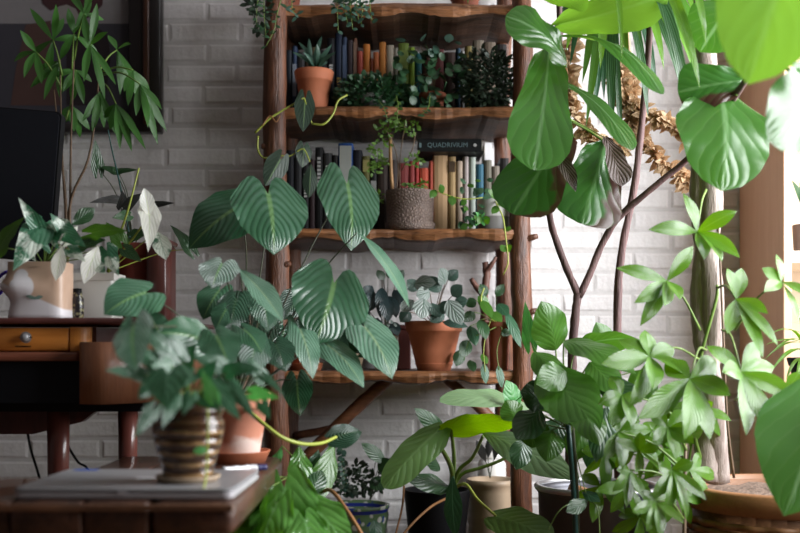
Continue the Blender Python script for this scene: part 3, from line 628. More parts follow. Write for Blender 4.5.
row([(286, 294, 150, 'ink2', DK, 'black book at the left log of the middle row'),
  (294, 302, 158, 'graph', (.03, .03, .034), 'graphite book behind the dark hanging leaf'),
  (302, 309, 152, 'soot2', (.018, .018, .02), 'black book with white spine print near the left log', dict(marks=(.45, .75, 8))),
  (309, 315, 160, 'aub', (.05, .03, .035), 'aubergine book beside the white-lettered black one'),
  (315, 323, 147, 'jet2', (.014, .014, .016), 'tall jet book with ladder-like white print', dict(marks=(.5, .9, 9))),
  (323, 332, 153, 'smoke', (.05, .05, .055), 'smoke-grey book left of the blue one', dict(marks=(.72, .86, 4))),
  (332, 338, 155, 'soot3', (.02, .018, .02), 'black book touching the bright blue one'),
  (338, 353, 143, 'bluec', (.025, .09, .32), 'bright blue book with a white spine stripe', dict(band=(.35, .97, 'stripe', (.5, .52, .5)))),
  (353, 362, 150, 'night', (.02, .02, .03), 'night-black book right of the bright blue one'),
  (362, 370, 156, 'moss', (.13, .125, .04), 'mossy yellow-topped book among the black ones', dict(band=(.8, .95, 'mossy', (.35, .31, .12)))),
  (370, 377, 158, 'soot4', (.02, .02, .02), 'black book with a narrow white strip beside the clay pot', dict(band=(.3, .7, 'whitestrip', (.4, .4, .4)))),
  (377, 388, 162, 'brownb', (.04, .026, .022), 'brownish black book behind the clay pot'),
  (388, 398, 160, 'dusk', (.06, .045, .045), 'dusky brown book behind the bamboo stick'),
  (398, 409, 163, 'oxblood', (.24, .05, .05), 'oxblood book right of the bamboo stick'),
  (409, 415, 161, 'crimson', (.34, .06, .06), 'crimson book beside the oxblood one'),
  (415, 419, 158, 'ruby', (.42, .055, .05), 'slim ruby book left of the short scarlet one'),
  (419, 429, 168, 'scarlet', (.58, .10, .06), 'short scarlet book under the black lying book'),
  (429, 433, 161, 'redb', (.42, .08, .05), 'thin brick-coloured book beside the wide tan one'),
  (433, 448, 155.5, 'tan', (.56, .36, .205), 'wide tan book supporting the black lying book'),
  (448, 456, 156.5, 'goldtan', (.40, .27, .13), 'gold-tan book with a dark label near its top', dict(band=(.80, .94, 'darklabel', (.08, .05, .03)))),
  (456, 463, 161, 'beige', (.44, .34, .26), 'beige book right of the gold-tan one'),
  (463, 469, 156.5, 'rose', (.40, .34, .33), 'pale rose-grey book right of the beige one'),
  (469, 476, 157, 'mint', (.40, .45, .40), 'pale mint book behind the trailing plant'),
  (476, 484, 164, 'tealb', (.04, .13, .19), 'deep teal book behind the trailing plant'),
  (484, 492, 160, 'olivegrey', (.14, .13, .10), 'olive-grey book above the grey cup'),
  (492, 500, 166, 'mole', (.18, .15, .12), 'mole-brown book right of the olive-grey one'),
  (500, 509, 158, 'pitchb', (.014, .012, .012), 'pitch-black book nearest the right log of the middle row')], z3, K2)  # last book is added, its black stands in for post and leaf shadow
def lying_book():
    D = 2.93; zb = P(0, 155.5, 2.985).z+.0008; xa, xb = P(418, 0, D).x, P(482, 0, D).x; zt = zb+.034; t = thing('book', 'black book lying flat across the tops of the middle row, titled in pale capitals', 'book', ((xa+xb)/2, D, zb))
    m = colour('blackbook', (.012, .013, .015), .5); xe = P(488, 0, D).x
    mk('cover', join([box(xa, xb, D, D+.003, zb, zt, .001), box(xa, xb+.004, D+.003, D+.16, zb, zb+.0025), box(xa, xb+.004, D+.003, D+.16, zt-.0025, zt)]), m, t, False)
    mk('page_block', box(xa+.003, xb+.001, D+.003, D+.155, zb+.003, zt-.003), M['page'], t, False)
    cz = (zb+zt)/2; TM = lambda px: Matrix.Translation((P(px, 0, D).x, D-.0006, cz)) @ Matrix.Rotation(PI/2, 4, 'X')
    mk('title', textgeo('QUADRIVIUM', .0175, TM(447.5)), M['letter_b'], t, False)
    mk('emblem', xform(lathe([(0, .001), (.0042, .0008), (.0045, 0)], (0, 0, 0), 14), TM(475)), M['letter_w'], t, False)
    mk('publisher_mark', box(P(418.5, 0, D).x+.002, P(421, 0, D).x+.001, D-.0006, D+.001, cz-.006, cz+.006), M['letter_b'], t, False)
    pb = thing('paper_block', 'small white card box standing behind the end of the lying book', 'box', (P(486, 0, 3.0).x, 3.0, 0))
    pb.location.z = P(0, 160, 2.985).z+.001; pb.location.x = P(488, 0, 3.0).x
    x0_ = P(484.2, 0, 3.0).x; zz = P(0, 160, 2.985).z+.0006
    mk('carton', box(x0_, x0_+.0185, 2.99, 3.10, zz, zz+.045, .001), M['white'], pb, False); mk('flap', box(x0_, x0_+.0185, 2.9895, 3.10, zz+.0452, zz+.0465), M['white'], pb, False)
lying_book()

# ------------------------------------------------------------------ plants on the desk
def desk_plants():
    # torso-shaped planter with a marbled plant
    c = Vector((P(41, 0, 2.16).x, 2.16, ZD)); t = thing('marbled_arum', 'white-marbled leafy plant in a tan and white torso-shaped planter on the desk', 'plant', c)
    def torso(z0, z1, extra=0, nx=18, nz=14):
        h = .108; V, Fc = [], []; seg = 36
        for i in range(nz+1):
            z = z0+(z1-z0)*i/nz; s = z/h
            for j in range(seg):
                a = 2*PI*j/seg; ca, sa = math.cos(a), math.sin(a); e = .42
                x = .056*math.copysign(abs(ca)**e, ca)*(1-.10*math.exp(-((s-.30)/.16)**2)*(ca < 0)); y = .045*math.copysign(abs(sa)**e, sa)
                for bx_, bw in ((-.034, .017), (-.012, .017)):
                    if sa < 0: y -= .017*math.exp(-((x-bx_)/bw)**2-((s-.56)/.17)**2)
                x -= .014*math.exp(-((s-.56)/.15)**2)*(ca < -.3)
                V.append((c.x+x*(1+extra), c.y+y*(1+extra)+0, c.z+z))
        for i in range(nz):
            for j in range(seg): p, q = i*seg+j, i*seg+(j+1) % seg; Fc.append((p, q, q+seg, p+seg))
        if z0 == 0: Fc.append(tuple(range(seg))[::-1])
        return V, Fc, None
    mm = NT('torso_glaze'); co = mm.n('SeparateXYZ', {0: mm.n('TexCoord').outputs['Object']}); X, Z = co.outputs[0], co.outputs[2]; nz = mm.noise(22, mm.n('TexCoord').outputs['Object'], 2)
    def circ(x0_, z0_, r): return mm.rng(mm.math('SQRT', mm.math('ADD', mm.math('POWER', mm.math('SUBTRACT', X, x0_), 2), mm.math('POWER', mm.math('SUBTRACT', Z, z0_), 2))), r, r+.003, 1, 0)
    bottom = mm.rng(mm.math('SUBTRACT', mm.math('ADD', Z, mm.math('MULTIPLY', X, .45)), .0), .040, .044, 1, 0)
    f = mm.math('MAXIMUM', mm.math('MAXIMUM', circ(-.018, .060, .020), circ(-.022, .08, .012)), bottom)
    mm.pb(col=mm.mix(f, mm.mix(nz, (.50, .32, .225), (.70, .50, .375)), (.84, .80, .83)), rough=.35)
    mk('pot', torso(0, .108), mm.m, t)
    ly = c.y-.0495
    for k in range(6):
        a = -2.5+k*.36; b = Vector((c.x+.004, ly, c.z+.040)); e = b+Vector((math.cos(a)*.020, -.001, math.sin(a)*.014+.010))
        gm = leafgeo('lance', b, e, .006, (0, -1, 0), 0, 0, 0, 0, 6, 1)
        def front(x, z): x -= c.x; q = (z-c.z)/.108; return c.y-.045-sum(.017*math.exp(-((x-u0)/.017)**2-((q-.56)/.17)**2) for u0 in (-.034, -.012))-.0012
        mk('leaf_mark', ([(v[0], front(v[0], v[2]), v[2]) for v in gm[0]], gm[1], gm[2]), M['inkgreen'], t)
    so = mk('soil', lathe([(.048, .098), (.03, .1), (0, .101)], c, 16), M['soil'], t)
    S = (44, 266, 2.16)
    for k, b, tp, w, m, fo in (('arrow', (45, 237, 2.1), (18, 197, 2.06), 24, 'marble', .3), ('arrow', (38, 230, 2.08), (13, 271, 2.03), 36, 'marble', -.1), ('arrow', (57, 227, 2.1), (86, 247, 2.04), 28, 'marble', -.2),
        ('lance', (62, 246, 2.06), (56, 281, 2.03), 15, 'cream_leaf', .1), ('lance', (98, 246, 2.1), (84, 284, 2.05), 18, 'cream_leaf', .1), ('arrow', (92, 233, 2.14), (128, 231, 2.1), 22, 'green', -.1),
        ('arrow', (107, 251, 2.12), (119, 276, 2.08), 24, 'marble', -.2), ('arrow', (0, 247, 2.1), (25, 217, 2.08), 24, 'green', .1), ('lance', (72, 225, 2.14), (95, 208, 2.16), 16, 'dkgreen', 0),
        ('arrow', (64, 232, 2.1), (50, 213, 2.08), 17, 'marble', .1), ('arrow', (70, 250, 2.06), (86, 262, 2.03), 18, 'marble', -.1), ('arrow', (25, 245, 2.1), (36, 262, 2.05), 20, 'marble', 0), ('arrow', (66, 240, 2.08), (78, 226, 2.1), 14, 'cream_leaf', 0), ('arrow', (84, 244, 2.14), (106, 240, 2.12), 20, 'dkgreen', 0), ('lance', (92, 262, 2.1), (106, 274, 2.05), 12, 'marble', 0)):
        leaf(t, k, b, tp, w, m, S, fold=fo, wave=.05)
    # white trough with the tall cream leaf
    D = 2.3; t = thing('cream_leaf_arum', 'plant with tall cream-white leaves in a white rectangular trough', 'plant', (P(95, 0, D).x, D, ZD)); xa, xb = P(71, 0, D).x, P(119, 0, D).x; zt = P(0, 276, D).z
    mk('pot', box(xa, xb, D-.05, D+.04, ZD, zt, .006, 2), M['whitepot'], t); mk('soil', box(xa+.007, xb-.007, D-.042, D+.032, zt-.004, zt+.003), M['soil'], t, False)
    ro, ri = [(xa-.003, D-.053), (xb+.003, D-.053), (xb+.003, D+.043), (xa-.003, D+.043)], [(xa+.005, D-.045), (xb-.005, D-.045), (xb-.005, D+.035), (xa+.005, D+.035)]
    lv = [(ro, zt-.012), (ro, zt+.003), (ri, zt+.003), (ri, zt-.012)]; V = [(x, y, z) for pp, z in lv for x, y in pp]
    mk('pot_rim', (V, [(k*4+i, k*4+(i+1) % 4, ((k+1) % 4)*4+(i+1) % 4, ((k+1) % 4)*4+i) for k in range(4) for i in range(4)], None), M['whitepot'], t, False)
    S = (108, 272, D)
    for k, b, tp, w, m, fo in (('arrow', (149, 214, 2.2), (148, 252, 2.14), 27, 'cream_leaf', .2), ('lance', (149, 216, 2.2), (144, 188, 2.18), 15, 'cream_leaf', .2), ('lance', (158, 232, 2.22), (166, 260, 2.18), 19, 'marble', .1),
        ('arrow', (190, 249, 2.3), (170, 225, 2.3), 17, 'dkgreen', .1), ('arrow', (120, 240, 2.25), (106, 222, 2.25), 20, 'green', 0), ('arrow', (126, 250, 2.22), (142, 262, 2.2), 16, 'dkgreen', 0), ('arrow', (132, 236, 2.3), (152, 232, 2.28), 16, 'dkgreen', 0)):
        leaf(t, k, b, tp, w, m, S, fold=fo, wave=.05, smat='stem_y')
    stem(t, [(108, 272, D), (116, 245, 2.28), (128, 210, 2.26), (139, 168, 2.26)], .0035, .0015, 'stem_y')
    # dark-leaved plant in a red pot
    D = 2.45; c = (P(132, 0, D).x, D+.03, ZD); t = thing('dark_leaf_plant', 'plant with blackish purple leaves in a dark red pot behind the white trough', 'plant', c)
    top = pot(t, c, .046, .034, P(0, 243, D).z-ZD, 'redpot', .03)
    S = (132, 250, D)
    for b, tp, w, m in (((118, 200, 2.5), (89, 203, 2.45), 14, 'purple'), ((125, 206, 2.45), (143, 193, 2.45), 15, 'purple'), ((152, 205, 2.45), (175, 203, 2.42), 10, 'purple'), ((118, 171, 2.5), (139, 170, 2.48), 9, 'dkgreen'), ((115, 171, 2.5), (100, 167, 2.5), 10, 'dkgreen'),
        ((98, 168, 2.5), (95, 139, 2.5), 15, 'dkgreen'), ((122, 205, 2.45), (122, 190, 2.42), 14, 'purple'), ((128, 215, 2.44), (112, 218, 2.4), 14, 'dkgreen')):
        leaf(t, 'arrow', b, tp, w, m, S, smat='stem_d')
    stem(t, [S, (121, 190, 2.48), (112, 150, 2.5), (108, 130, 2.5)], .0022, .0014, 'stake')
    # money tree behind the monitor
    D = 2.72; c = (P(66, 0, D).x, D, ZD); t = thing('money_tree', 'slender money tree with drooping hand-shaped leaves in front of the dark painting', 'plant', c)
    pot(t, c, .055, .04, .09, 'terra_dark', .02); B = (66, 288, D)
    for pts in (([B, (66, 225, D), (62, 150, D), (60, 60, D)]), ([B, (70, 210, D), (71, 140, D), (74, 60, D)]), ([B, (70, 205, D), (88, 160, D-.02), (96, 110, D-.03), (100, 60, D-.04)]), ([B, (66, 205, D), (60, 150, D), (54, 90, D)])): stem(t, pts, .004, .0018, 'stem_b')
    R = random.Random(5)
    C = [((53, 40), [(30, 8), (47, 78), (64, 18), (82, 38), (27, 62), (56, 4)], (62, 75)), ((74, 34), [(92, 2), (60, 60), (100, 58), (85, 24), (68, 8)], (72, 70)), ((90, 45), [(97, 3), (105, 100), (84, 82), (116, 85), (108, 32)], (98, 80)),
         ((117, 50), [(128, 88), (140, 92), (108, 35), (131, 44), (120, 95)], (100, 70)), ((140, 84), [(162, 110), (158, 145), (148, 128), (136, 116), (167, 132)], (102, 75)), ((76, 70), [(52, 78), (72, 102), (84, 104), (92, 82), (63, 92)], (70, 110)), ((72, 106), [(66, 122), (80, 138), (90, 130), (74, 132), (62, 118)], (66, 120)),
         ((116, 104), [(120, 150), (132, 152), (140, 140), (110, 130), (146, 150), (104, 118)], (100, 82)), ((100, 92), [(92, 132), (104, 128), (116, 135), (82, 122)], (98, 100)), ((133, 70), [(138, 100), (128, 106), (150, 94), (124, 92)], (101, 72)),
         ((60, 62), [(36, 70), (44, 100), (60, 98), (30, 88)], (61, 90)), ((36, 52), [(20, 30), (24, 78), (42, 84), (14, 62)], (60, 85)), ((84, 14), [(96, -18), (70, -6), (104, 20), (88, 44)], (74, 60))]
    for cc, tips, st in C:
        d0 = D+R.uniform(-.12, .06); palm(t, (*cc, d0), [(*q, R.uniform(-.06, .05)) for q in tips], 8, 'bamb', (*st, D))
desk_plants()

# ------------------------------------------------------------------ plants on the low table
def table_plants():
    D = 1.585; zl = ZT+.0155; c = Vector((P(188, 0, D).x, D, zl)); t = thing('arrowhead_plant', 'bushy green arrowhead plant in a brown striped glazed pot on the laptop', 'plant', c)
    prof = [(0, 0), (.033, 0), (.035, .004), (.037, .018), (.0455, .045), (.0505, .068), (.051, .082), (.0475, .0865), (.0465, .089), (.050, .0935), (.0515, .099), (.0515, .106), (.0485, .108), (.045, .107), (.043, .092), (0, .09)]
    mk('saucer', lathe([(0, 0), (.040, 0), (.0455, .006), (.046, .0085), (.0435, .009), (.037, .0035), (0, .003)], c), M['stoneware'], t)
    c2 = c+Vector((0, 0, .0036)); mk('pot', lathe(prof, c2, 40), M['striped'], t); mk('soil', lathe([(.044, .0935), (.02, .097), (0, .098)], c2, 20), M['soil'], t)
    S = (190, 405, D)
    for b, tp, w, m in (((176, 356, 1.52), (141, 331, 1.5), 34, 'syng'), ((142, 374, 1.5), (105, 370, 1.47), 22, 'syng'), ((168, 374, 1.45), (167, 411, 1.40), 58, 'syng'), ((152, 411, 1.48), (133, 439, 1.45), 20, 'syng'), ((173, 400, 1.44), (162, 429, 1.41), 22, 'syng'),
        ((158, 362, 1.5), (118, 344, 1.48), 24, 'syng'), ((213, 397, 1.46), (201, 368, 1.44), 17, 'syng_lite'), ((216, 389, 1.5), (241, 421, 1.46), 26, 'syng'), ((229, 384, 1.54), (256, 421, 1.5), 22, 'syng'), ((254, 393, 1.54), (280, 398, 1.52), 17, 'syng_lite'),
        ((262, 377, 1.6), (247, 357, 1.6), 20, 'syng'), ((265, 377, 1.58), (285, 397, 1.56), 12, 'syng'), ((262, 404, 1.56), (270, 420, 1.54), 16, 'syng'), ((193, 374, 1.5), (177, 391, 1.47), 20, 'syng'), ((222, 366, 1.56), (190, 356, 1.54), 22, 'syng'), ((204, 376, 1.5), (218, 360, 1.5), 22, 'syng'),
        ((228, 372, 1.54), (243, 362, 1.54), 20, 'syng'), ((150, 388, 1.46), (138, 400, 1.44), 22, 'syng'), ((190, 396, 1.46), (183, 416, 1.44), 20, 'syng'), ((236, 368, 1.56), (262, 370, 1.56), 18, 'syng'), ((170, 366, 1.5), (150, 366, 1.47), 22, 'syng'), ((205, 398, 1.48), (222, 412, 1.46), 20, 'syng'), ((184, 362, 1.54), (197, 342, 1.54), 24, 'syng'), ((225, 396, 1.5), (232, 412, 1.48), 18, 'syng')):
        leaf(t, 'arrow', b, tp, w, m, S, wave=.03)
    stem(t, [(200, 400, 1.54), (207, 404, 1.51), (207.5, 440, 1.515), (206, 475, 1.522), (203, 492, 1.50)], .0019, .0015, 'stem_y', 24)
    leaf(t, 'oval', (207, 449, 1.512), (193, 452, 1.505), 9, 'syng_lite', arch=.05)
    # silvery philodendron in the chalky terracotta pot
    D = 2.0; c = Vector((P(236, 0, D).x, D, ZT)); t = thing('silver_philodendron', 'tall philodendron with large quilted heart leaves in a chalky terracotta pot and saucer', 'plant', c)
    top = pot(t, c, .060, .042, .118, 'terra_chalk', .028, .062, smat='terra'); S = (238, 400, D)
    L = [('heart', (268, 194, 2.18), (274, 255, 2.12), 80, 'philo', (.35, -1, .35)), ('heart', (240, 206, 2.26), (189, 249, 2.22), 62, 'philo', (-.2, -1, .3)), ('heart', (347, 184, 2.30), (351, 251, 2.22), 66, 'philo', (.4, -1, .4)),
         ('lance', (357, 232, 2.2), (409, 307, 2.1), 25, 'philo_pale', (.7, -.6, .5)), ('heart', (334, 283, 2.15), (315, 345, 2.08), 86, 'philo', (.4, -1, .3)), ('heart', (300, 330, 2.08), (313, 379, 2.03), 31, 'philo_pale', (.4, -1, .3)),
         ('heart', (328, 346, 2.1), (364, 388, 2.04), 34, 'philo_pale', (.5, -1, .4)), ('heart', (365, 328, 2.12), (392, 379, 2.06), 50, 'philo_pale', (.5, -1, .3)), ('heart', (222, 264, 2.0), (212, 289, 1.95), 42, 'philo_silver', (.1, -.7, .7)),
         ('lance', (240, 270, 2.0), (283, 322, 1.92), 27, 'philo_pale', (.3, -.8, .6)), ('heart', (219, 291, 2.08), (203, 320, 2.04), 36, 'philo', (-.1, -1, .2)), ('heart', (206, 342, 1.74), (156, 333, 1.68), 52, 'philo', (0, -.9, .5)), ('heart', (216, 336, 1.7), (230, 370, 1.66), 44, 'philo', (.3, -1, .3)),
         ('heart', (145, 293, 1.9), (104, 315, 1.84), 56, 'philo', (0, -1, .4)), ('heart', (134, 326, 1.5), (137, 372, 1.45), 46, 'philo_silver', (-.3, -1, .3)), ('heart', (297, 381, 2.12), (300, 416, 2.08), 32, 'philo', (0, -1, .2)), ('heart', (158, 330, 1.86), (148, 312, 1.88), 26, 'philo', (.1, -1, .3)),
         ('heart', (262, 318, 2.2), (246, 352, 2.15), 44, 'philo_dark', None), ('heart', (248, 296, 2.25), (262, 322, 2.22), 40, 'philo_dark', None), ('heart', (284, 330, 2.3), (276, 362, 2.26), 36, 'philo_dark', None), ('heart', (230, 316, 2.2), (222, 346, 2.16), 34, 'philo_dark', None), ('heart', (300, 296, 2.3), (284, 320, 2.26), 34, 'philo_dark', None), ('heart', (256, 340, 1.98), (246, 376, 1.94), 40, 'philo_dark', None), ('heart', (276, 345, 2.0), (286, 372, 1.96), 34, 'philo_dark', None), ('heart', (236, 300, 2.02), (230, 334, 1.98), 38, 'philo_dark', None), ('heart', (262, 300, 2.04), (268, 332, 2.0), 36, 'philo_dark', None), ('heart', (244, 330, 1.96), (262, 354, 1.92), 32, 'philo', None), ('heart', (226, 310, 2.0), (216, 330, 1.98), 26, 'philo', None)]
    for k, b, tp, w, m, up in L: leaf(t, k, b, tp, w, m, S, up=up, arch=.10 if k == 'heart' else .06, fold=-.06 if k == 'heart' else .15, wave=.035, smat='stem_d', rows=16, half=6, sr=.0016)
    R = random.Random(8)
    for k in range(5): stem(t, [S, (240+R.uniform(-4, 14), 370, D+.05), (232+k*6, 345-R.uniform(0, 20), D+.1), (225+k*8, 325-R.uniform(0, 40), D+.12)], .0022, .0016, 'stem_b' if k % 2 else 'stem_d')
    stem(t, [S, (250, 412, 1.94), (265, 425, 1.92), (283, 438, 1.92), (303, 444, 1.95), (322, 443, 2.0), (336, 437, 2.05)], .0038, .003, 'stem_y', 30)
    leaf(t, 'heart', (336, 437, 2.1), (362, 432, 2.12), 30, 'philo_dark', up=(0, -1, .8), arch=.1)
table_plants()

# ------------------------------------------------------------------ plants on the log shelf
def shelf_plants():
    z1_, z2_, z3_, z4_, z5_ = SZ; R = random.Random(17)
    # top board
    c = Vector((P(283, 0, 2.98).x, 2.98, z1_)); t = thing('trailing_peperomia', 'small-leaved trailing plant spilling over the left log from the top board', 'plant', c); pot(t, c, .05, .04, .08, 'terra_dark', .02)
    for a in ([(283, -26, 2.96), (268, -22, 2.84), (258, 0, 2.79), (256, 30, 2.79)], [(280, -26, 2.96), (266, -20, 2.83), (264, 10, 2.79), (266, 38, 2.79)], [(284, -26, 2.95), (286, -16, 2.82), (278, 10, 2.79), (274, 30, 2.785), (266, 46, 2.785)], [(286, -26, 2.95), (292, -14, 2.81), (292, 8, 2.79), (297, 16, 2.79)]): trail(t, a, 16, .019, 'tiny_blue' if a[2][0] > 285 else 'tiny', kind='lance', asp=.45)
    bush(t, P(259, 4, 2.80), (.028, .03, .07), 90, .02, 'tiny_dk', asp=.6)
    c = Vector((P(352, 0, 2.98).x, 2.98, z1_)); t = thing('hanging_pilea', 'bluish small-leaved plant hanging in a tuft over the middle of the top board', 'plant', c); pot(t, c, .055, .042, .085, 'whitepot')
    for k in range(6): x = 338+k*6.5; trail(t, [(352, -28, 2.95), (x, -24, 2.81), (x-1, 0, 2.79), (x+R.uniform(-3, 3), R.uniform(18, 34), 2.79)], 13, .018, 'tiny_blue', asp=.62)
    bush(t, P(352, 2, 2.80), (.045, .02, .05), 70, .018, 'tiny', asp=.6)
    c = Vector((P(465, 0, 2.98).x, 2.98, z1_)); t = thing('aloe', 'spiky pale green plant at the right end of the top board', 'plant', c); pot(t, c, .04, .03, .07, 'terra_dark', .02)
    for k in range(9): leaf(t, 'strap', (465, -20, 2.93), (452+k*4, 4-abs(k-4)*3, 2.83), 5, 'tiny_lt', half=2, rows=8)
    # upper board
    D = 2.905; c = Vector((P(314, 0, D).x, D, z2_)); t = thing('potted_succulent', 'terracotta pot with a thin-leaved succulent on the upper board', 'plant', c)
    pot(t, c, .048, .034, P(0, 66.5, D-.05).z-z2_, 'terra', .030)
    for x, y, w in ((332, 44, 4), (298, 42, 4), (322, 36, 4), (309, 38, 4), (336, 52, 4), (292, 52, 4), (317, 44, 4), (328, 62, 4), (303, 52, 4), (318, 52, 3)): leaf(t, 'strap', (314+R.uniform(-4, 4), 68, D), (x, y, D-.03+R.uniform(-.03, .03)), w+1.5, 'tiny_blue', half=2, rows=8, arch=.12)
    D = 2.95; c = Vector((P(292, 0, 2.92).x+.001, 2.935, z2_)); t = thing('velvet_vine', 'climbing vine with dark velvety leaves around the left log', 'plant', (P(286, 0, 2.8).x, 2.80, z2_))
    stem(t, [(255, 133, 2.78), (268, 120, 2.775), (280, 112, 2.78), (292, 105, 2.785), (304, 98, 2.785)], .003, .0022, 'stem_y', 20); stem(t, [(312, 124, 2.78), (324, 124, 2.775), (333, 114, 2.785), (338, 101, 2.79), (347, 95, 2.8)], .003, .0026, 'stem_y', 20)
    stem(t, [(262, 126, 2.77), (270, 116, 2.775), (276, 122, 2.77), (280, 116, 2.775)], .0018, .0014, 'root'); stem(t, [(258, 136, 2.78), (258, 150, 2.78), (264, 158, 2.78), (276, 155, 2.785)], .0025, .002, 'stem_y')
    leaf(t, 'heart', (305, 100, 2.785), (303, 132, 2.76), 21, 'velvet', arch=.05); leaf(t, 'heart', (280, 160, 2.76), (265, 186, 2.74), 24, 'velvet'); leaf(t, 'heart', (304, 148, 2.8), (302, 168, 2.79), 18, 'velvet'); leaf(t, 'lance', (311, 164, 2.79), (309, 198, 2.78), 15, 'velvet')
    stem(t, [(276, 155, 2.785), (290, 156, 2.79), (303, 149, 2.79), (310, 162, 2.79)], .002, .0016, 'stem_y')
    stem(t, [(304, 98, 2.785), (308, 110, 2.78), (312, 124, 2.78)], .0022, .0022, 'stem_y')
    D = 2.93; c = Vector((P(372, 0, D).x, D, z2_)); t = thing('creeping_fig', 'creeping fig with a dense mound of tiny leaves on the upper board', 'plant', c); pot(t, c, .05, .045, .045, 'cup')
    bush(t, P(373, 94, 2.90), (.100, .055, .050), 1100, .016, 'tiny', asp=.75, name='foliage'); trail(t, [(395, 92, 2.88), (398, 105, 2.81), (397, 118, 2.8), (402, 126, 2.8)], 12, .014, 'tiny_lt'); trail(t, [(378, 100, 2.85), (384, 108, 2.8), (388, 122, 2.8)], 10, .012, 'tiny'); trail(t, [(430, 96, 2.85), (428, 108, 2.8), (420, 116, 2.8)], 9, .014, 'tiny')
    c = Vector((P(432, 0, 2.92).x, 2.92, z2_)); t = thing('round_leaf_peperomia', 'peperomia with round coin-like leaves in front of the upper row of books', 'plant', c); pot(t, c, .034, .028, .05, 'terra_dark', .015)
    for k in range(76):
        x = R.gauss(428, 17); y = R.uniform(50, 108) if k > 5 else R.uniform(36, 50); x = min(max(x, 398), 460); s = R.choice((-1, 1))
        leaf(t, 'round', (x, y, 2.885+R.uniform(-.035, .03)), (x+s*R.uniform(1, 6), y+R.uniform(4, 8)*R.choice((1, 1, -1)), 2.86+R.uniform(-.03, .03)), R.uniform(7, 9.5), 'tiny' if k > 5 else 'tiny_blue', half=2, rows=6, arch=.04)
    for k in range(9): stem(t, [(432, 92, 2.92), (428+R.uniform(-8, 8), 75, 2.9), (R.uniform(405, 455), R.uniform(42, 90), 2.88)], .0014, .001, 'stem_b', 8)
    c = Vector((P(484, 0, 2.93).x, 2.93, z2_)); t = thing('bushy_fern', 'dark bushy fern filling the right end of the upper board', 'plant', c); pot(t, c, .036, .03, .045, 'black')
    bush(t, P(487, 80, 2.90), (.078, .05, .078), 1100, .021, 'tiny_dk', 'lance', .42, name='foliage', lo=-.95)
    # middle board
    D = 2.905; c = Vector((P(410, 0, D).x, D, z3_)); t = thing('frilly_seedling', 'frilly seedling tied to a bamboo stick in an embossed grey clay pot', 'plant', c)
    h = P(0, 188.5, D-.05).z-z3_
    pot(t, c, .066, .058, h, 'embossed', prof=[(0, 0), (.062, 0), (.066, .004), (.066, .020), (.061, .023), (.062, h*.6), (.064, h-.006), (.063, h), (.057, h), (.056, h*.85), (0, h*.85)])
    stem(t, [(393, 196, D), (391, 170, D-.005), (390, 134, D-.01)], .0048, .0044, 'bamboo', 4, 8, 'bamboo_stick')
    for pts in ([(400, 196, D), (400, 160, D), (404, 130, 2.88), (408, 112, 2.86)], [(396, 196, D), (398, 165, D), (392, 140, 2.88), (384, 128, 2.87)], [(402, 170, D), (412, 150, 2.88), (416, 132, 2.88)]):
        stem(t, pts, .0016, .001, 'stem_b', 12)
    for x, y in ((384, 130), (378, 148), (405, 118), (412, 128), (380, 162), (398, 126), (372, 168), (390, 118), (378, 196), (384, 140), (415, 160)): bush(t, P(x, y, 2.87+R.uniform(-.02, .02)), (.022, .018, .018), 26, .013, 'tiny_lt', asp=.6)
    bush(t, P(417, 184, 2.88), (.028, .02, .010), 26, .016, 'tiny_lt', asp=.7)
    D = 2.9; c = Vector((P(494, 0, D).x, D, z3_)); t = thing('trailing_hoya', 'trailing plant in a two-tone grey cup on the middle board', 'plant', c); pot(t, c, .045, .043, P(0, 198, D-.04).z-z3_, 'cup')
    for k in range(26): x, y = R.uniform(462, 492), R.uniform(176, 226); leaf(t, 'oval', (x, y, 2.86+R.uniform(-.02, .015)), (x+R.uniform(-8, 8), y+R.uniform(3, 9), 2.84), R.uniform(6, 8.5), 'tiny' if k % 4 else 'green', half=2, rows=6)
    stem(t, [(494, 196, D), (480, 198, 2.84), (465, 199, 2.83), (450, 196, 2.83), (434, 190, 2.83)], .0018, .0014, 'stem_y'); stem(t, [(494, 196, D), (497, 205, 2.835), (503, 218, 2.805), (506, 240, 2.80), (508, 262, 2.8), (503, 275, 2.81)], .0022, .0016, 'stem_y', 24)
    for x, y, u, v, w in ((452, 196, 452, 206, 9), (436, 190, 430, 198, 8), (443, 193, 440, 184, 7), (498, 206, 492, 214, 8), (499, 202, 505, 208, 9), (505, 232, 510, 226, 8), (506, 246, 501, 251, 9), (507, 250, 512, 246, 8), (481, 214, 478, 224, 8), (484, 222, 490, 218, 9), (480, 222, 474, 216, 9), (496, 198, 488, 190, 9)): leaf(t, 'oval', (x, y, 2.82), (u, v, 2.80), w, 'green', half=2, rows=8)
    for k in range(6): leaf(t, 'oval', (480, 219, 2.825), (480+9*math.cos(k*1.05), 219+8*math.sin(k*1.05), 2.80), 5, 'syng_lite', half=2, rows=6)
    # lower board
    D = 2.90; c = Vector((P(434, 0, D).x, D, z4_)); t = thing('silver_peperomia', 'silver-leaved peperomia in a terracotta pot standing on its saucer', 'plant', c)
    prof_h = P(0, 320.5, D-.06).z-z4_
    pot(t, c, .073, .046, prof_h-.007, 'terra', .028, .050)
    S = (434, 326, D)
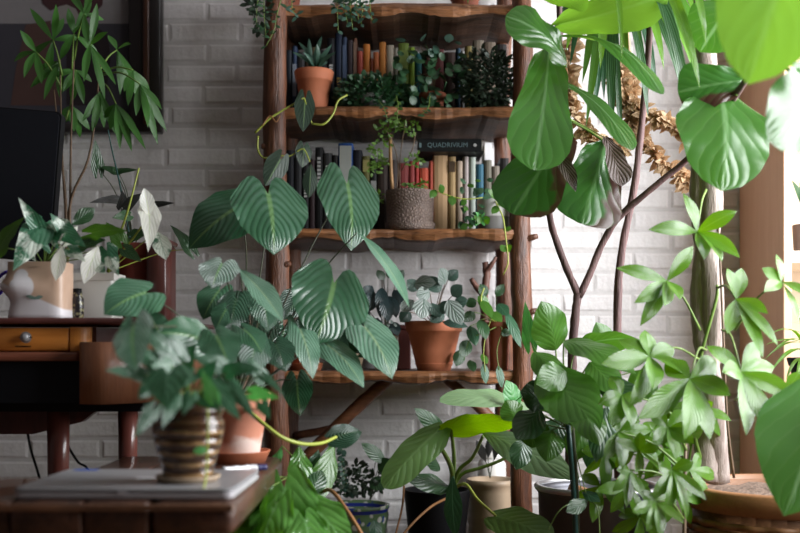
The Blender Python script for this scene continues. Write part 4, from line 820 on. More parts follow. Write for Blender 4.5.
    for b, tp, w, m in (((414, 284, 2.86), (436, 283, 2.82), 17, 'pepe'), ((445, 284, 2.86), (440, 268, 2.83), 17, 'pepe'), ((424, 299, 2.82), (421, 319, 2.79), 21, 'pepe'), ((448, 300, 2.80), (462, 325, 2.76), 19, 'pepe'), ((413, 300, 2.85), (402, 312, 2.82), 15, 'pepe'), ((452, 296, 2.85), (462, 285, 2.84), 15, 'pepe_dk'), ((432, 303, 2.82), (440, 318, 2.8), 16, 'pepe_dk'), ((440, 292, 2.86), (428, 276, 2.86), 16, 'pepe_dk'), ((418, 290, 2.86), (407, 280, 2.85), 14, 'pepe_dk'), ((454, 304, 2.84), (468, 300, 2.83), 14, 'pepe_dk'), ((443, 322, 2.8), (468, 327, 2.78), 12, 'pepe_dk'), ((430, 292, 2.84), (416, 296, 2.82), 15, 'pepe'), ((436, 308, 2.83), (452, 306, 2.8), 15, 'pepe_dk'), ((410, 312, 2.86), (400, 322, 2.85), 14, 'pepe_dk'), ((448, 280, 2.88), (458, 270, 2.88), 13, 'pepe_dk'), ((444, 312, 2.82), (430, 322, 2.8), 14, 'pepe_dk')):
        leaf(t, 'oval', b, tp, w, m, S, smat='stem_b')
    D = 2.93; c = Vector((P(386, 0, D).x, D, z4_)); t = thing('inky_leaf_plant', 'plant with inky blue-green leaves in a cream pot left of the terracotta pot', 'plant', c); pot(t, c, .033, .029, P(0, 336, D).z-z4_, 'cream')
    S = (386, 340, D)
    for b, tp, w in (((374, 292, 2.9), (368, 312, 2.86), 15), ((382, 288, 2.9), (380, 318, 2.85), 14), ((390, 296, 2.9), (396, 318, 2.86), 14), ((372, 286, 2.92), (362, 300, 2.9), 13), ((384, 300, 2.86), (388, 322, 2.83), 15), ((366, 308, 2.9), (360, 328, 2.88), 14), ((394, 290, 2.92), (403, 306, 2.9), 12), ((378, 318, 2.86), (374, 336, 2.83), 14), ((392, 322, 2.87), (398, 336, 2.85), 12), ((384, 280, 2.94), (377, 270, 2.94), 11), ((396, 280, 2.96), (404, 270, 2.96), 10), ((388, 278, 2.96), (392, 264, 2.96), 9), ((368, 326, 2.88), (372, 344, 2.85), 13), ((385, 332, 2.85), (383, 348, 2.83), 12)): leaf(t, 'oval', b, tp, w, 'bluish' if b[1] > 283 else 'tiny_dk', S, smat='stem_d', arch=.1)
    for x, y in ((391, 322), (395, 325), (388, 325)): leaf(t, 'round', (x, y-2, 2.82), (x+1, y+2, 2.81), 3.5, 'pepe', half=2, rows=5)
    bd = thing('dark_box', 'dark red-brown wooden box behind the cream pot on the lower board', 'box', (P(400, 0, 3.0).x, 3.05, z4_)); mk('body', box(P(376, 0, 3.0).x, P(411, 0, 3.0).x, 3.03, 3.15, z4_, z4_+.11, .003), M['mahog'], bd, False); mk('lid', box(P(375, 0, 3.0).x, P(412, 0, 3.0).x, 3.027, 3.152, z4_+.11, z4_+.122, .002), M['mahog'], bd, False)
    D = 2.92; c = Vector((P(306, 0, D).x, D, z4_)); t = thing('leafy_starter', 'dark leafy plant in a small terracotta pot beside the left log', 'plant', c); pot(t, c, .046, .034, .08, 'terra', .022, .046)
    for b, tp, w in (((306, 322, 2.9), (296, 345, 2.85), 22), ((310, 318, 2.9), (322, 338, 2.86), 20), ((304, 310, 2.92), (312, 290, 2.92), 18), ((318, 330, 2.88), (332, 350, 2.85), 18), ((300, 310, 2.9), (292, 296, 2.9), 16), ((326, 318, 2.92), (342, 326, 2.9), 18), ((336, 334, 2.9), (348, 350, 2.88), 16)): leaf(t, 'heart', b, tp, w, 'philo_dark', (306, 345, D), smat='stem_d')
    D = 2.93; c = Vector((P(349, 0, D).x, D, z4_)); t = thing('pale_bowl_plant', 'low leafy plant in a pale bowl behind the quilted leaves on the lower board', 'plant', c); pot(t, c, .042, .03, .045, 'stoneware')
    for b, tp, w in (((349, 350, D), (334, 342, 2.88), 12), ((350, 350, D), (366, 338, 2.88), 12), ((349, 350, D), (348, 328, 2.9), 13), ((350, 352, D), (372, 356, 2.87), 12), ((348, 352, D), (338, 358, 2.86), 11)): leaf(t, 'oval', b, tp, w, 'dkgreen')
    D = 2.91; c = Vector((P(499, 0, D).x, D, z4_)); t = thing('trailing_oval_plant', 'trailing plant with oval leaves in a small dark terracotta pot at the right log', 'plant', c); pot(t, c, .030, .024, P(0, 322, D).z-z4_, 'terra_dark', .016)
    S = (498, 326, D)
    for b, tp, w, m in (((482, 300, 2.84), (492, 318, 2.80), 12, 'green'), ((480, 320, 2.82), (486, 340, 2.78), 13, 'dkgreen'), ((470, 326, 2.84), (476, 346, 2.8), 13, 'syng'), ((490, 312, 2.82), (502, 322, 2.79), 12, 'green'), ((506, 312, 2.82), (521, 348, 2.78), 11, 'syng'), ((486, 296, 2.86), (480, 284, 2.86), 12, 'dkgreen'), ((498, 304, 2.84), (508, 316, 2.8), 13, 'syng'), ((474, 312, 2.86), (464, 322, 2.84), 12, 'dkgreen'), ((468, 340, 2.84), (462, 358, 2.81), 14, 'dkgreen'), ((462, 350, 2.86), (456, 366, 2.84), 13, 'dkgreen'), ((496, 296, 2.86), (504, 284, 2.86), 10, 'dkgreen'), ((482, 354, 2.82), (487, 364, 2.8), 8, 'green'), ((484, 364, 2.795), (486, 384, 2.785), 9, 'syng'), ((498, 366, 2.795), (502, 388, 2.785), 9, 'syng'), ((488, 306, 2.84), (478, 296, 2.84), 12, 'green'), ((476, 300, 2.86), (466, 306, 2.86), 11, 'dkgreen'), ((510, 330, 2.82), (502, 336, 2.8), 9, 'dkgreen'), ((470, 360, 2.84), (474, 372, 2.81), 10, 'dkgreen')): leaf(t, 'oval', b, tp, w, m, S if b[1] < 330 else None)
    stem(t, [S, (484, 310, 2.84), (481, 298, 2.84), (484, 288, 2.84)], .003, .0022, 'stem_y'); stem(t, [S, (492, 318, 2.83), (484, 345, 2.80), (485, 372, 2.79)], .0014, .001, 'stem_y'); stem(t, [S, (490, 330, 2.82), (470, 340, 2.82), (464, 360, 2.83)], .0014, .001); stem(t, [S, (502, 330, 2.82), (497, 350, 2.80), (499, 370, 2.79)], .0014, .001)
    t = thing('driftwood', 'gnarled reddish driftwood piece leaning at the right end of the lower board', 'driftwood', P(486, 371, 3.02)); base = Vector((P(488, 0, 3.02).x, 3.03, z4_))
    mk('trunk', tube([base, P(486, 330, 3.02), P(484, 296, 3.01), P(487, 276, 3.02), P(485, 262, 3.02)], .014, .009, 10, 24, .18, R), M['drift'], t); mk('stub', tube([P(484, 296, 3.01), P(476, 286, 3.0), P(471, 279, 2.99)], .011, .006, 8, 8, .2, R), M['drift'], t); mk('stub', tube([P(486, 272, 3.02), P(492, 264, 3.01), P(496, 257, 3.01)], .008, .004, 8, 8, .2, R), M['drift'], t)
    # bottom board
    D = 2.92; c = Vector((P(357, 0, D).x, D, z5_)); t = thing('blue_pot_plant', 'plant with tiny leaves in a blue and white glazed pot under the shelf', 'plant', c); h = P(0, 508, D-.07).z-z5_
    prof = [(0, 0), (.055, 0), (.058, .006), (.075, h*.4), (.084, h*.8), (.082, h*.88), (.086, h*.95), (.086, h), (.078, h), (.076, h*.86), (0, h*.85)]
    pot(t, c, .082, .06, h, 'bluepot', prof=prof)
    bush(t, P(356, 482, D-.01), (.075, .055, .05), 230, .017, 'tiny_dk', asp=.6, lo=-.6); trail(t, [(350, 495, 2.9), (343, 470, 2.87), (342, 448, 2.86)], 22, .017, 'tiny_blue', asp=.7, spread=.8); trail(t, [(346, 495, 2.9), (336, 476, 2.86), (334, 462, 2.85)], 12, .015, 'tiny')
    for b, tp, w in (((385, 462, 2.9), (361, 443, 2.88), 15), ((378, 470, 2.9), (392, 460, 2.88), 16), ((372, 478, 2.9), (384, 490, 2.87), 17), ((388, 476, 2.92), (402, 482, 2.9), 16), ((376, 460, 2.95), (372, 448, 2.95), 13)): leaf(t, 'oval', b, tp, w, 'dkgreen', (370, 500, D), smat='stem_d')
    for x in (368, 331): leaf(t, 'oval', (x+6, 520, 2.80), (x+8, 542, 2.79), 14, 'syng')
    c = Vector((P(437, 0, 2.93).x, 2.93, z5_)); t = thing('paddle_philodendron', 'philodendron with big paddle-shaped leaves on thick stalks in a dark pot under the shelf', 'plant', c); pot(t, c, .088, .07, P(0, 492, 2.87).z-z5_, 'black')
    S = (452, 490, 2.85); K0 = (455, 478, 2.78)
    L = [('paddle', (437, 432, 2.60), (384, 488, 2.5), 37, 'paddle', (-.3, -1, .35)), ('paddle', (524, 406, 2.72), (440, 402, 2.5), 34, 'paddle_pale', (0, -.65, .75)), ('paddle', (450, 429, 2.62), (514, 422, 2.5), 30, 'lime', (0, 1, .7)),
         ('lance', (482, 432, 2.6), (577, 481, 2.4), 40, 'paddle_pale', (-.2, -.8, .6)), ('paddle', (496, 516, 2.5), (552, 540, 2.35), 40, 'paddle', (.1, -.9, .5)), ('lance', (453, 476, 2.65), (456, 538, 2.6), 21, 'syng', (-.6, -1, .1)), ('oval', (450, 488, 2.82), (406, 480, 2.75), 24, 'dkgreen', (0, -.8, .6)), ('oval', (446, 436, 2.9), (414, 408, 2.85), 18, 'dkgreen', None), ('oval', (440, 470, 2.85), (418, 452, 2.8), 16, 'dkgreen', None)]
    for k, b, tp, w, m, up in L: leaf(t, k, b, tp, w, m, None, up=up, wave=.05, rows=16, half=5, arch=.06)
    stem(t, [S, (452, 472, 2.75), (447, 458, 2.66), (437, 442, 2.6), (434, 436, 2.6)], .0075, .004, 'stem', 16, 9, 'leaf_stalk'); stem(t, [S, (454, 465, 2.75), (453, 445, 2.66), (451, 430, 2.62)], .0055, .004, 'stem', 16, 9, 'leaf_stalk'); stem(t, [S, (459, 470, 2.75), (472, 458, 2.7), (483, 436, 2.6)], .0055, .0038, 'stem', 16, 9, 'leaf_stalk'); stem(t, [S, (462, 474, 2.78), (480, 468, 2.75), (505, 458, 2.72), (522, 440, 2.72), (524, 408, 2.72)], .005, .0035, 'stem', 16, 9, 'leaf_stalk'); stem(t, [S, (465, 484, 2.7), (478, 500, 2.6), (496, 516, 2.5)], .0045, .003, 'stem_y', 16, 9, 'leaf_stalk'); stem(t, [S, (451, 485, 2.72), (453, 478, 2.65)], .005, .004, 'stem', 8, 9, 'leaf_stalk')
    stem(t, [(447, 498, 2.8), (432, 506, 2.72), (416, 520, 2.66), (398, 540, 2.62)], .0035, .003, 'root', 16, 7, 'aerial_root'); stem(t, [(404, 486, 2.86), (402, 508, 2.82), (394, 540, 2.8)], .003, .0025, 'root', 12, 7, 'aerial_root')
    D = 3.02; c = Vector((P(490, 0, D).x, D-.02, z5_)); t = thing('clay_pot_plant', 'ribbed tan stoneware pot with dry soil at the right foot of the log shelf', 'plant', c); h = P(0, 482, 2.93).z-z5_
    prof = [(0, 0), (.052, 0), (.056, .005)]+[(.058+.004*(i/12)+(.0018 if i % 2 else 0), .01+(h-.03)*i/12) for i in range(13)]+[(.067, h-.014), (.067, h), (.060, h), (.058, h*.88), (0, h*.88)]
    pot(t, c, .062, .05, h, 'stoneware', prof=prof)
    for b, tp, w in (((486, 462, 2.97), (476, 440, 2.95), 9), ((494, 460, 2.98), (500, 432, 2.97), 9), ((488, 458, 3.0), (490, 436, 3.0), 8)): leaf(t, 'lance', b, tp, w, 'purple', (490, 478, 2.98), smat='stem_d')
    wj = thing('white_jar', 'white lidded jar half hidden behind the ribbed stoneware pot', 'jar', (P(492, 0, 3.12).x, 3.10, z5_)); cw = (P(493, 0, 3.1).x-.0, 3.112, z5_); hj = P(0, 448, 3.12).z-z5_
    mk('body', lathe([(0, 0), (.036, 0), (.040, .01), (.042, hj*.6), (.041, hj*.85), (.03, hj*.9), (0, hj*.9)], cw), M['whitepot'], wj); mk('lid', lathe([(.033, hj*.9), (.034, hj*.93), (.02, hj*.98), (.006, hj), (0, hj)], cw), M['whitepot'], wj)
    # glossy plant on the floor beside the low table
    D = 2.3; c = Vector((P(312, 0, D).x, D+.02, 0)); t = thing('glossy_climber', 'bright glossy green plant with curling leaves beside the plank table', 'plant', c); pot(t, c, .09, .07, .24, 'terra_dark', .04); S = (312, 530, D)
    for k, b, tp, w, m, up in (('heart', (284, 488, 1.95), (288, 556, 1.9), 68, 'gloss', (0, -.8, .6)), ('lance', (299, 446, 2.1), (302, 492, 2.06), 26, 'gloss', (.3, -.8, .5)), ('lance', (334, 443, 2.2), (314, 506, 2.12), 26, 'green', (.5, -.8, .3)), ('lance', (264, 484, 1.9), (232, 548, 1.85), 38, 'green', (-.3, -.8, .5)), ('lance', (272, 486, 1.88), (250, 552, 1.84), 18, 'gloss', (-.7, -.6, .4)), ('heart', (314, 508, 1.95), (350, 552, 1.9), 46, 'gloss', (.2, -.8, .6)), ('lance', (282, 446, 2.1), (271, 483, 2.05), 13, 'syng_lite', (-.4, -1, .2)), ('heart', (276, 505, 1.86), (258, 560, 1.82), 44, 'gloss', (-.3, -.9, .4)), ('lance', (310, 498, 2.05), (322, 470, 2.1), 20, 'dkgreen', None), ('heart', (305, 520, 1.9), (312, 560, 1.86), 44, 'gloss', (.3, -.8, .5)), ('lance', (318, 450, 2.2), (312, 486, 2.16), 18, 'syng', None)):
        leaf(t, k, b, tp, w, m, S, up=up, wave=.09, rows=16, half=5)
    stem(t, [S, (318, 500, 2.2), (330, 490, 2.1), (348, 512, 2.0), (368, 545, 1.95)], .004, .0035, 'root', 18, 7, 'aerial_root')
shelf_plants()

# ------------------------------------------------------------------ plants on the right
def right_plants():
    R = random.Random(31)
    # fiddle-leaf fig in the dark metal tub
    D = 2.5; c = Vector((P(598, 0, D).x, D, 0)); t = thing('fiddle_leaf_fig', 'tall fiddle-leaf fig with thin forked trunks in a dark metal tub', 'plant', c); rz = P(0, 492, D-.14).z; r = .140
    mk('pot', lathe([(0, 0), (.118, 0), (.12, .006), (r-.006, rz-.02), (r, rz-.012), (r-.006, rz-.004), (r-.012, rz-.02), (.125, rz-.05), (0, rz-.05)], c, 40), M['metalpot'], t)
    mk('pot_rim', lathe([(r+.001, rz-.012), (r+.004, rz-.005), (r, rz), (r-.008, rz), (r-.008, rz-.01)], c, 40), M['zincrim'], t)
    mk('soil', lathe([(.127, rz-.045), (.08, rz-.03), (0, rz-.028)], c, 24), M['soil'], t)
    mk('bark_chip', xform(box(-.035, .035, -.02, .02, -.012, .012, .006, 2), Matrix.Translation((P(585, 0, 2.42).x, 2.43, rz-.012)) @ Matrix.Rotation(.3, 4, 'Y')), M['root'], t)
    mk('pot_shard', xform(box(-.018, .018, -.004, .004, 0, .05, .002), Matrix.Translation((P(620, 0, 2.44).x, 2.44, rz-.032)) @ Matrix.Rotation(.2, 4, 'Y')), M['terra'], t, False)
    st = lambda pts, a, b, m='bark', nm='trunk', n=26: mk(nm, tube([P(*p) for p in pts], a, b, 9, n, .12, R), M[m], t)
    st([(570, 478, D), (570, 420, D), (573, 345, D), (577, 300, D), (580, 294, D)], .0115, .009)
    st([(579, 297, D), (568, 272, D), (556, 240, D), (549, 212, D-.02), (546, 160, D-.06), (556, 90, D-.12), (560, 30, D-.14), (556, -30, D-.14)], .0085, .006, nm='branch')
    st([(579, 297, D), (592, 268, D), (604, 240, D), (622, 214, D-.02), (655, 186, D-.06), (684, 162, D-.1), (706, 138, D-.2), (738, 92, D-.4), (768, 40, D-.6), (792, -20, D-.75)], .0085, .005, nm='branch', n=36)
    st([(619, 478, D), (617, 400, D), (618, 300, D+.02), (622, 250, D+.02), (634, 190, D+.02), (641, 130, D+.02), (648, 60, D), (652, -20, D)], .0105, .007, nm='trunk', n=30)
    A = lambda *a, **k: leaf(t, 'fiddle', *a, rows=18, half=6, **k)
    a1 = (556, 62, D-.12)
    A((566, 62, 2.26), (506, 16, 2.2), 46, 'fig', a1, up=(-.1, -1, .5), wave=.10, arch=.14)
    A((549, 52, 2.3), (534, 170, 2.16), 66, 'fig', a1, up=(.15, -1, .35), wave=.05, arch=.05, fold=.05)
    A((566, 132, 2.34), (513, 214, 2.26), 72, 'fig_dark', (550, 130, D-.1), up=(-.35, -1, .1), wave=.05)
    A((606, 142, 2.42), (582, 224, 2.32), 72, 'fig_dark', (552, 110, D-.1), up=(.1, -1, .2), wave=.06)
    A((560, 24, 2.34), (668, -6, 2.2), 50, 'fig', (560, 30, D-.14), up=(0, 1, .45), wave=.05, arch=-.10)
    A((558, 36, 2.32), (662, 94, 2.16), 44, 'fig', (560, 40, D-.14), up=(.45, -.6, .75), wave=.04, arch=.14)
    A((563, 82, 2.34), (632, 150, 2.22), 38, 'fig', (557, 85, D-.12), up=(.5, -.75, .5), wave=.04, arch=.08)
    A((545, -5, 2.3), (588, -8, 2.2), 40, 'fig', (558, 0, D-.14), up=(0, 1, .5))
    leaf(t, 'fiddle', (606, 138, 2.38), (622, 186, 2.34), 26, 'brownleaf', (552, 112, D-.1), wave=.12, fold=.3)
    leaf(t, 'lance', (556, 150, 2.3), (576, 192, 2.25), 16, 'brownleaf', wave=.12, fold=.3)
    leaf(t, 'round', (722, 98, 2.12), (722, 191, 2.04), 98, 'fig', (722, 114, D-.3), up=(.12, -1, .3), wave=.05, arch=.10, rows=18, half=6)
    A((743, 80, 2.1), (678, 92, 2.12), 56, 'fig_dark', (736, 95, D-.4), up=(0, -1, .1), wave=.05)
    leaf(t, 'round', (792, -62, 1.60), (748, 84, 1.52), 118, 'fig', (790, -15, D-.72), up=(.22, .95, .15), wave=.03, arch=-.05, rows=18, half=6)
    leaf(t, 'round', (822, 84, 1.75), (768, 140, 1.66), 84, 'fig', (760, 55, D-.55), up=(.62, -.78, .15), wave=.12, arch=.08, rows=18, half=6)
    leaf(t, 'round', (732, 5, 2.1), (700, 52, 2.1), 66, 'fig', (768, 40, D-.6), up=(.2, -.7, .8), wave=.06, rows=14)
    leaf(t, 'round', (756, -12, 1.95), (726, 28, 1.95), 60, 'fig', (768, 40, D-.6), up=(-.2, .9, .4), wave=.04)
    # leafy philodendron at the foot of the fig
    c = Vector((P(556, 0, 2.34).x-.005, 2.27, 0)); t2 = thing('green_philodendron', 'green philodendron with broad leaves climbing a dark green stake before the metal tub', 'plant', (P(574, 0, 2.2).x, 2.24, 0))
    pot(t2, (P(574, 0, 2.24).x, 2.24, 0), .085, .07, .2, 'terra_dark', .03)
    S = (574, 560, 2.24); K = (571, 430, 2.22)
    stem(t2, [(578, 590, 2.24), (574, 500, 2.22), (568, 425, 2.2)], .0055, .005, 'stake', 6, 10, 'stake'); stem(t2, [(576, 590, 2.25), (577, 500, 2.235), (570, 400, 2.22), (566, 372, 2.23)], .005, .004, 'stem_d', 20)
    for k, b, tp, w, m, up in (('oval', (556, 350, 2.4), (541, 301, 2.36), 42, 'green', (.2, -1, .2)), ('oval', (576, 348, 2.34), (640, 340, 2.26), 34, 'gloss', (0, .7, .7)), ('oval', (564, 341, 2.26), (636, 374, 2.14), 38, 'green', (.1, -.7, .75)), ('oval', (542, 368, 2.24), (600, 432, 2.14), 62, 'green', (.1, -1, .4)), ('oval', (534, 352, 2.3), (572, 396, 2.22), 34, 'green', (.3, -1, .3)),
        ('arrow', (530, 340, 2.42), (525, 301, 2.4), 18, 'syng_lite', (-.2, -1, .1)), ('round', (534, 418, 2.3), (532, 448, 2.26), 32, 'green', (0, -1, .2)), ('oval', (575, 402, 2.2), (600, 446, 2.12), 40, 'green', (.3, -1, .3)), ('oval', (606, 408, 2.26), (596, 462, 2.2), 28, 'dkgreen', (-.1, -1, .2)), ('oval', (548, 400, 2.28), (520, 392, 2.24), 34, 'dkgreen', (-.2, -1, .3)), ('oval', (540, 410, 2.26), (516, 440, 2.2), 34, 'dkgreen', (-.2, -1, .3)),
        ('oval', (590, 362, 2.3), (620, 395, 2.24), 36, 'green', (.2, -1, .3)), ('oval', (552, 430, 2.24), (546, 462, 2.2), 30, 'green', (0, -1, .3)), ('oval', (600, 380, 2.28), (640, 402, 2.2), 32, 'dkgreen', (.3, -1, .2)), ('oval', (580, 380, 2.26), (560, 420, 2.2), 36, 'dkgreen', None), ('heart', (514, 402, 2.6), (506, 380, 2.6), 22, 'syng_lite', None), ('lance', (588, 500, 2.2), (566, 512, 2.16), 16, 'dkgreen', None), ('lance', (582, 492, 2.22), (600, 502, 2.18), 12, 'syng', None), ('oval', (516, 420, 2.5), (506, 400, 2.5), 26, 'green', None), ('oval', (610, 352, 2.36), (596, 322, 2.36), 26, 'green', None), ('oval', (586, 420, 2.3), (572, 462, 2.28), 32, 'green', None), ('oval', (616, 430, 2.32), (612, 470, 2.3), 26, 'green', None), ('oval', (552, 384, 2.36), (532, 410, 2.34), 36, 'green', None), ('oval', (606, 400, 2.36), (640, 430, 2.34), 32, 'dkgreen', None), ('oval', (562, 420, 2.36), (548, 452, 2.34), 34, 'dkgreen', None), ('oval', (600, 430, 2.38), (590, 472, 2.36), 30, 'dkgreen', None), ('oval', (632, 372, 2.38), (656, 400, 2.36), 30, 'green', None), ('oval', (524, 440, 2.45), (516, 470, 2.42), 24, 'dkgreen', None), ('oval', (566, 372, 2.2), (536, 384, 2.16), 32, 'green', (.4, -1, .3))):
        leaf(t2, k, b, tp, w, m, K, up=up, wave=.06, rows=14, half=5)
    stem(t2, [(577, 500, 2.23), (560, 510, 2.2), (548, 530, 2.18)], .0015, .001); stem(t2, [(577, 500, 2.23), (596, 505, 2.2), (600, 535, 2.18)], .0015, .001)
    # money tree in the woven basket
    D = 2.3; c = Vector((P(785, 0, D).x, D, 0)); t = thing('money_tree', 'money tree with a thick pale trunk and hand-shaped leaves in a woven basket', 'plant', c); rz = P(0, 498, D-.2).z; rb = .175; rt = .2
    mk('pot', lathe([(0, 0), (rb-.012, 0), (rb-.006, .01), (rt-.012, rz-.01), (rt-.022, rz-.01), (rt-.03, rz-.06), (0, rz-.06)], c, 40), M['wicker'], t)
    nz, na = int((rz-.05)/.016), 44
    for i in range(nz):                                                             # woven strands pass in and out
        z = .01+i*.016; r0 = rb+(rt-rb)*z/rz; n = na*4; pts = []
        V, Fc = [], []; sg = 6
        for j in range(n):
            a = 2*PI*j/n; rr = r0+.003*math.sin(a*na/2+(PI if i % 2 else 0))
            for q in range(sg): b = 2*PI*q/sg; V.append((c.x+(rr+.0045*math.cos(b))*math.cos(a), c.y+(rr+.0045*math.cos(b))*math.sin(a), c.z+z+.0075*math.sin(b)))
        for j in range(n):
            for q in range(sg): p, o = j*sg, ((j+1) % n)*sg; Fc.append((p+q, o+q, o+(q+1) % sg, p+(q+1) % sg))
        mk('woven_strand', (V, Fc, None), M['wicker'], t)
    mk('rim_band', lathe([(rt-.008, rz-.045), (rt+.004, rz-.043), (rt+.006, rz-.004), (rt, rz), (rt-.014, rz), (rt-.014, rz-.03)], c, 48), M['wicker_band'], t)
    sv, sf = [], []; rr = random.Random(2); n = 40
    g = lathe([(.186*k/10, 0) for k in range(10, -1, -1)], (c.x, c.y, rz-.022), 44); g = ([(x, y, z+rr.uniform(-.006, .009)) for x, y, z in g[0]], g[1], None); mk('soil', g, M['soil_light'], t)
    tk = [tube([P(712+dx*s, 482, D+dy), P(709+dx*.6*s, 400, D-dy), P(707-dx*s, 300, D+dy), P(706+dx*s, 200, D-dy), P(704-dx*.6*s, 100, D+dy), P(704, 20, D), P(704, -40, D)], .024, .020, 12, 60, .07, rr) for s, dx, dy in ((1, 6, .01), (-1, 6, -.01))]
    for q in tk: mk('trunk', q, M['palebark'], t)
    mk('stem', tube([P(734, 478, D-.05), P(727, 420, D-.05), P(723, 330, D-.04), P(719, 240, D-.03), P(716, 190, D)], .003, .002, 6, 20), M['stem_b'], t); mk('stem', tube([P(706, 478, D), P(692, 420, D-.05), P(700, 360, D-.06), P(716, 300, D-.08), P(717, 285, D-.08)], .0042, .003, 6, 20), M['stem'], t)
    mk('stem', tube([P(684, 560, 2.12), P(685, 470, 2.16), P(686, 440, 2.2)], .004, .003, 7, 8), M['stem_b'], t)
    C = [((697, 232, 2.12), [(683, 193, .02), (737, 211, -.02), (648, 230, -.04), (740, 258, -.08), (722, 262, -.08), (704, 260, -.06)], 20, (706, 190, 2.25)),
         ((667, 281, 2.14), [(616, 268, -.02), (693, 246, .02), (634, 303, -.05), (664, 306, -.06), (680, 300, -.06), (640, 326, -.04)], 19, (700, 330, 2.22)),
         ((736, 299, 2.08), [(727, 268, .02), (763, 358, -.1), (778, 346, -.08), (768, 314, -.06), (727, 334, -.06), (742, 268, .05)], 19, (717, 288, 2.22)),
         ((781, 282, 2.06), [(762, 268, .0), (776, 254, .02), (764, 292, -.05), (798, 322, -.08), (806, 296, -.04)], 17, (735, 330, 2.2)),
         ((690, 379, 2.0), [(637, 419, -.08), (684, 440, -.1), (710, 440, -.08), (731, 396, -.04), (665, 362, .04), (716, 360, .06)], 30, (706, 350, 2.25)),
         ((650, 357, 2.06), [(601, 364, -.05), (628, 408, -.08), (653, 390, -.08), (686, 375, -.05), (674, 348, .03), (645, 330, .04), (618, 340, .02)], 24, (700, 360, 2.22)),
         ((741, 372, 2.0), [(706, 346, .02), (757, 342, .05), (722, 372, -.06), (746, 436, -.1), (774, 442, -.08), (796, 398, -.04), (774, 366, .04)], 26, (722, 330, 2.25)),
         ((639, 451, 2.05), [(615, 441, -.04), (640, 432, .0), (635, 473, -.06), (659, 470, -.06), (660, 446, 0)], 14, (684, 500, 2.16)),
         ((672, 470, 2.05), [(650, 500, -.05), (664, 515, -.06), (686, 520, -.06), (706, 500, -.05), (694, 462, 0), (656, 466, -.03)], 16, (685, 470, 2.16)),
         ((656, 502, 2.0), [(632, 512, -.04), (646, 532, -.05), (660, 540, -.06), (684, 524, -.05), (640, 492, 0)], 15, (684, 520, 2.14)),
         ((668, 428, 2.06), [(648, 408, 0), (652, 444, -.05), (676, 460, -.06), (694, 444, -.05), (684, 410, .02), (704, 428, -.03)], 20, (686, 450, 2.18)),
         ((618, 432, 2.12), [(604, 462, -.05), (622, 470, -.05), (634, 452, -.05), (610, 410, .02), (632, 414, .02)], 16, (684, 470, 2.16)),
         ((630, 470, 2.1), [(612, 492, -.04), (626, 508, -.05), (644, 500, -.05), (616, 470, -.02)], 14, (684, 490, 2.16)),
         ((622, 395, 2.14), [(598, 404, -.03), (612, 428, -.05), (632, 428, -.05), (642, 402, -.02), (610, 376, .02)], 20, (690, 430, 2.2)),
         ((786, 390, 2.12), [(800, 372, 0), (770, 402, -.04), (786, 424, -.05), (806, 412, -.04)], 18, (735, 400, 2.24))]
    for cc, tips, w, s in C: palm(t, cc, tips, w*.86, 'pach', s)
    for x, y in ((604, 452), (628, 486), (612, 418), (652, 430), (676, 494), (664, 450), (640, 516), (690, 470), (636, 444), (600, 486), (672, 408), (700, 410)):   # leaves deeper in the crown
        a0 = R.uniform(0, 6); dd = R.uniform(2.2, 2.3); palm(t, (x, y, dd), [(x+R.uniform(22, 36)*math.cos(a0+k*1.1), y+10+R.uniform(16, 30)*math.sin(a0+k*1.1), R.uniform(-.04, .06)) for k in range(6)], 14, 'pach', (686, 480, 2.3))
    # spider plant and the big leaf at the right edge
    D = 2.62; c = Vector((P(815, 0, D).x, D, .0)); t = thing('spider_plant', 'spider plant with thin arching leaves on a round stool beside the tan bookcase', 'plant', (c.x, c.y, P(0, 400, D).z)); c.z = P(0, 400, D).z
    st_ = thing('plant_stool', 'small round wooden stool under the spider plant', 'stool', (c.x, c.y, 0)); mk('seat', lathe([(0, c.z-.025), (.09, c.z-.025), (.095, c.z-.015), (.095, c.z-.004), (.09, c.z), (0, c.z)], (c.x, c.y, 0)), M['brown_wood'], st_)
    for k in range(3): a = 2*PI*k/3+.4; mk('leg', tube([Vector((c.x+.06*math.cos(a), c.y+.06*math.sin(a), c.z-.025)), Vector((c.x+.09*math.cos(a), c.y+.09*math.sin(a), 0))], .011, .009, 8, 4), M['brown_wood'], st_)
    pot(t, c, .06, .045, .1, 'black', .02)
    for x, y in ((768, 336), (772, 352), (765, 345), (782, 330), (776, 366), (770, 374), (790, 322), (800, 318), (786, 380), (796, 390), (764, 360)): leaf(t, 'strap', (812+R.uniform(-6, 6), 362, D), (x, y, 2.5+R.uniform(-.05, .05)), 5, 'pach', arch=.2, half=2, up=(-.3, -.5, 1))
    c = Vector((.80, 1.84, 0)); t = thing('elephant_ear', 'elephant ear plant whose big dark green leaf hangs before the woven basket', 'plant', c); pot(t, c, .10, .08, .2, 'terra_dark', .04)
    leaf(t, 'heart', (824, 412, 1.9), (784, 516, 1.8), 118, 'fig', (840, 600, 1.9), up=(-.2, -1, .35), arch=.06, rows=16, half=6, smat='stem', sr=.006); leaf(t, 'heart', (900, 380, 1.85), (940, 450, 1.75), 90, 'fig', (840, 600, 1.9), sr=.006)
    # small plant on the tan bookcase
    D = 2.95; zz = P(0, 250, 2.82).z-.002; c = Vector((P(805, 0, D).x+.012, D, zz)); t = thing('bookcase_plant', 'small dark plant in a grey-green pot on the tan bookcase', 'plant', c); pot(t, c, .045, .04, .08, 'metalpot')
    for k in range(14): leaf(t, 'oval', (805, 214, D), (805+R.uniform(-14, 16), R.uniform(176, 212), D-.05+R.uniform(-.02, .03)), 8, 'dkgreen', half=2)
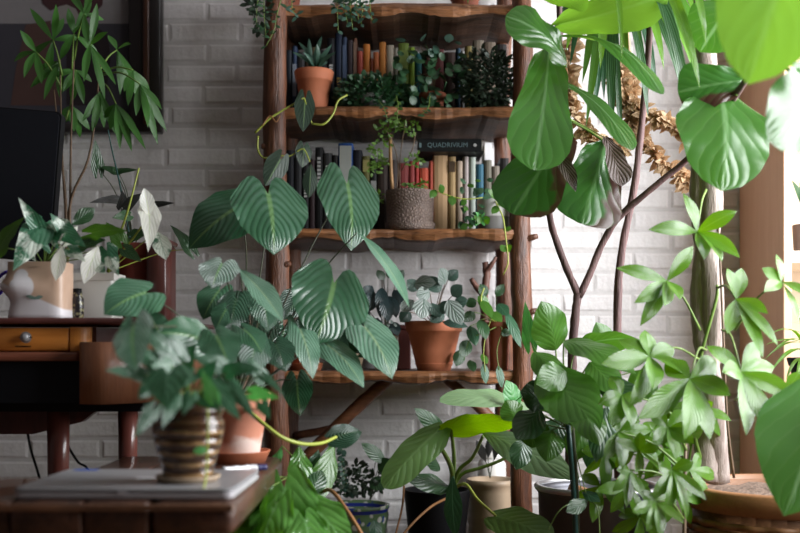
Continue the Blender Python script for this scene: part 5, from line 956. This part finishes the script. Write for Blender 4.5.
    # hanging basket above the fig
    D = 2.72; c = Vector((P(612, 0, D).x, D, P(0, -38, D).z)); t = thing('hanging_strap_plant', 'hanging plant with long strap leaves and dry tan seed stalks above the fig', 'plant', c)
    pot(t, c, .10, .07, .13, 'terra_dark', .03)
    for k in range(3): a = 2*PI*k/3; mk('hanging_cord', tube([c+Vector((.098*math.cos(a), .098*math.sin(a), .125)), c+Vector((0, 0, .55)), Vector((c.x, c.y, 2.7))], .0025, .0025, 6, 10), M['stem_b'], t)
    S = (612, -70, D)
    for b, tp, w, m, ar in (((600, -40, 2.66), (556, 46, 2.52), 10, 'dkgreen', .1), ((604, -40, 2.66), (582, 84, 2.5), 11, 'green', .08), ((606, -40, 2.64), (594, 112, 2.5), 11, 'syng', .06), ((610, -40, 2.62), (612, 136, 2.5), 12, 'dkgreen', .05), ((618, -40, 2.62), (699, 88, 2.42), 17, 'pach', .14), ((622, -40, 2.66), (694, 134, 2.5), 14, 'dkgreen', .12), ((628, -44, 2.68), (724, 132, 2.56), 12, 'dkgreen', .14), ((632, -44, 2.66), (706, 48, 2.46), 15, 'pach', .16),
        ((606, -40, 2.62), (628, 60, 2.48), 12, 'pach', .06), ((622, -60, 2.3), (700, 90, 2.08), 15, 'pach', .14), ((606, -60, 2.3), (622, 62, 2.12), 7, 'pach', .08), ((640, -60, 2.3), (706, 48, 2.06), 14, 'pach', .14), ((630, -60, 2.35), (692, 128, 2.16), 13, 'dkgreen', .12), ((620, -60, 2.4), (680, 40, 2.2), 12, 'green', .12), ((604, -40, 2.6), (600, 70, 2.42), 12, 'pach', .06), ((612, -40, 2.6), (664, 70, 2.4), 13, 'pach', .1), ((600, -40, 2.62), (566, 52, 2.45), 12, 'pach', .1), ((630, -42, 2.6), (672, 40, 2.42), 14, 'pach', .12), ((636, -42, 2.62), (690, 30, 2.44), 12, 'green', .14), ((608, -40, 2.6), (586, 128, 2.46), 10, 'green', .05), ((616, -40, 2.58), (648, 118, 2.44), 11, 'dkgreen', .06), ((598, -42, 2.68), (570, 66, 2.56), 9, 'syng', .1), ((614, -40, 2.64), (656, 92, 2.5), 11, 'syng', .1), ((602, -40, 2.7), (604, 100, 2.62), 10, 'syng', .05), ((596, -42, 2.7), (544, 60, 2.62), 9, 'dkgreen', .12), ((616, -40, 2.6), (640, 42, 2.45), 13, 'green', .08), ((626, -42, 2.64), (716, 92, 2.5), 12, 'green', .16), ((610, -38, 2.68), (622, 152, 2.6), 8, 'dkgreen', .04), ((634, -44, 2.7), (742, 70, 2.55), 12, 'green', .2)):
        leaf(t, 'strap', b, tp, w, m, None, arch=ar, fold=.2, up=(LR.uniform(-.2, .3), -.6, 1), wave=0, rows=14, half=2)
    for pts, n in (([(600, -40, D), (576, 20, 2.66), (568, 70, 2.6), (574, 108, 2.56), (592, 138, 2.54), (622, 150, 2.54)], 46), ([(618, -40, D), (622, 40, 2.68), (622, 90, 2.64), (640, 112, 2.62), (664, 122, 2.6), (692, 142, 2.58)], 60), ([(620, -40, D), (630, 60, 2.7), (632, 100, 2.68), (650, 150, 2.64), (676, 172, 2.62), (692, 186, 2.62)], 50), ([(614, -40, D), (608, 40, 2.7), (614, 80, 2.66), (628, 112, 2.64), (632, 128, 2.64)], 40)):
        W = [P(*p) for p in pts]; mk('seed_stalk', tube(W, .005, .003, 7, 30, .2, R), M['drystem'], t); ps = smoothpts(W, n*2); gs = []
        for p in ps[int(n*.55):]:
            for q in range(3):
                L = R.uniform(.018, .04); d = Vector((R.uniform(-1, 1), R.uniform(-1, .5), R.uniform(-1, .6))).normalized(); gs.append(leafgeo('oval', p, p+d*L, L*.5, (R.uniform(-1, 1), -1, R.uniform(-.3, 1)), .15, .3, .1, R.uniform(0, 6), 4, 1))
        mk('dry_bracts', join(gs), M['dry'], t, kind='stuff')
right_plants()
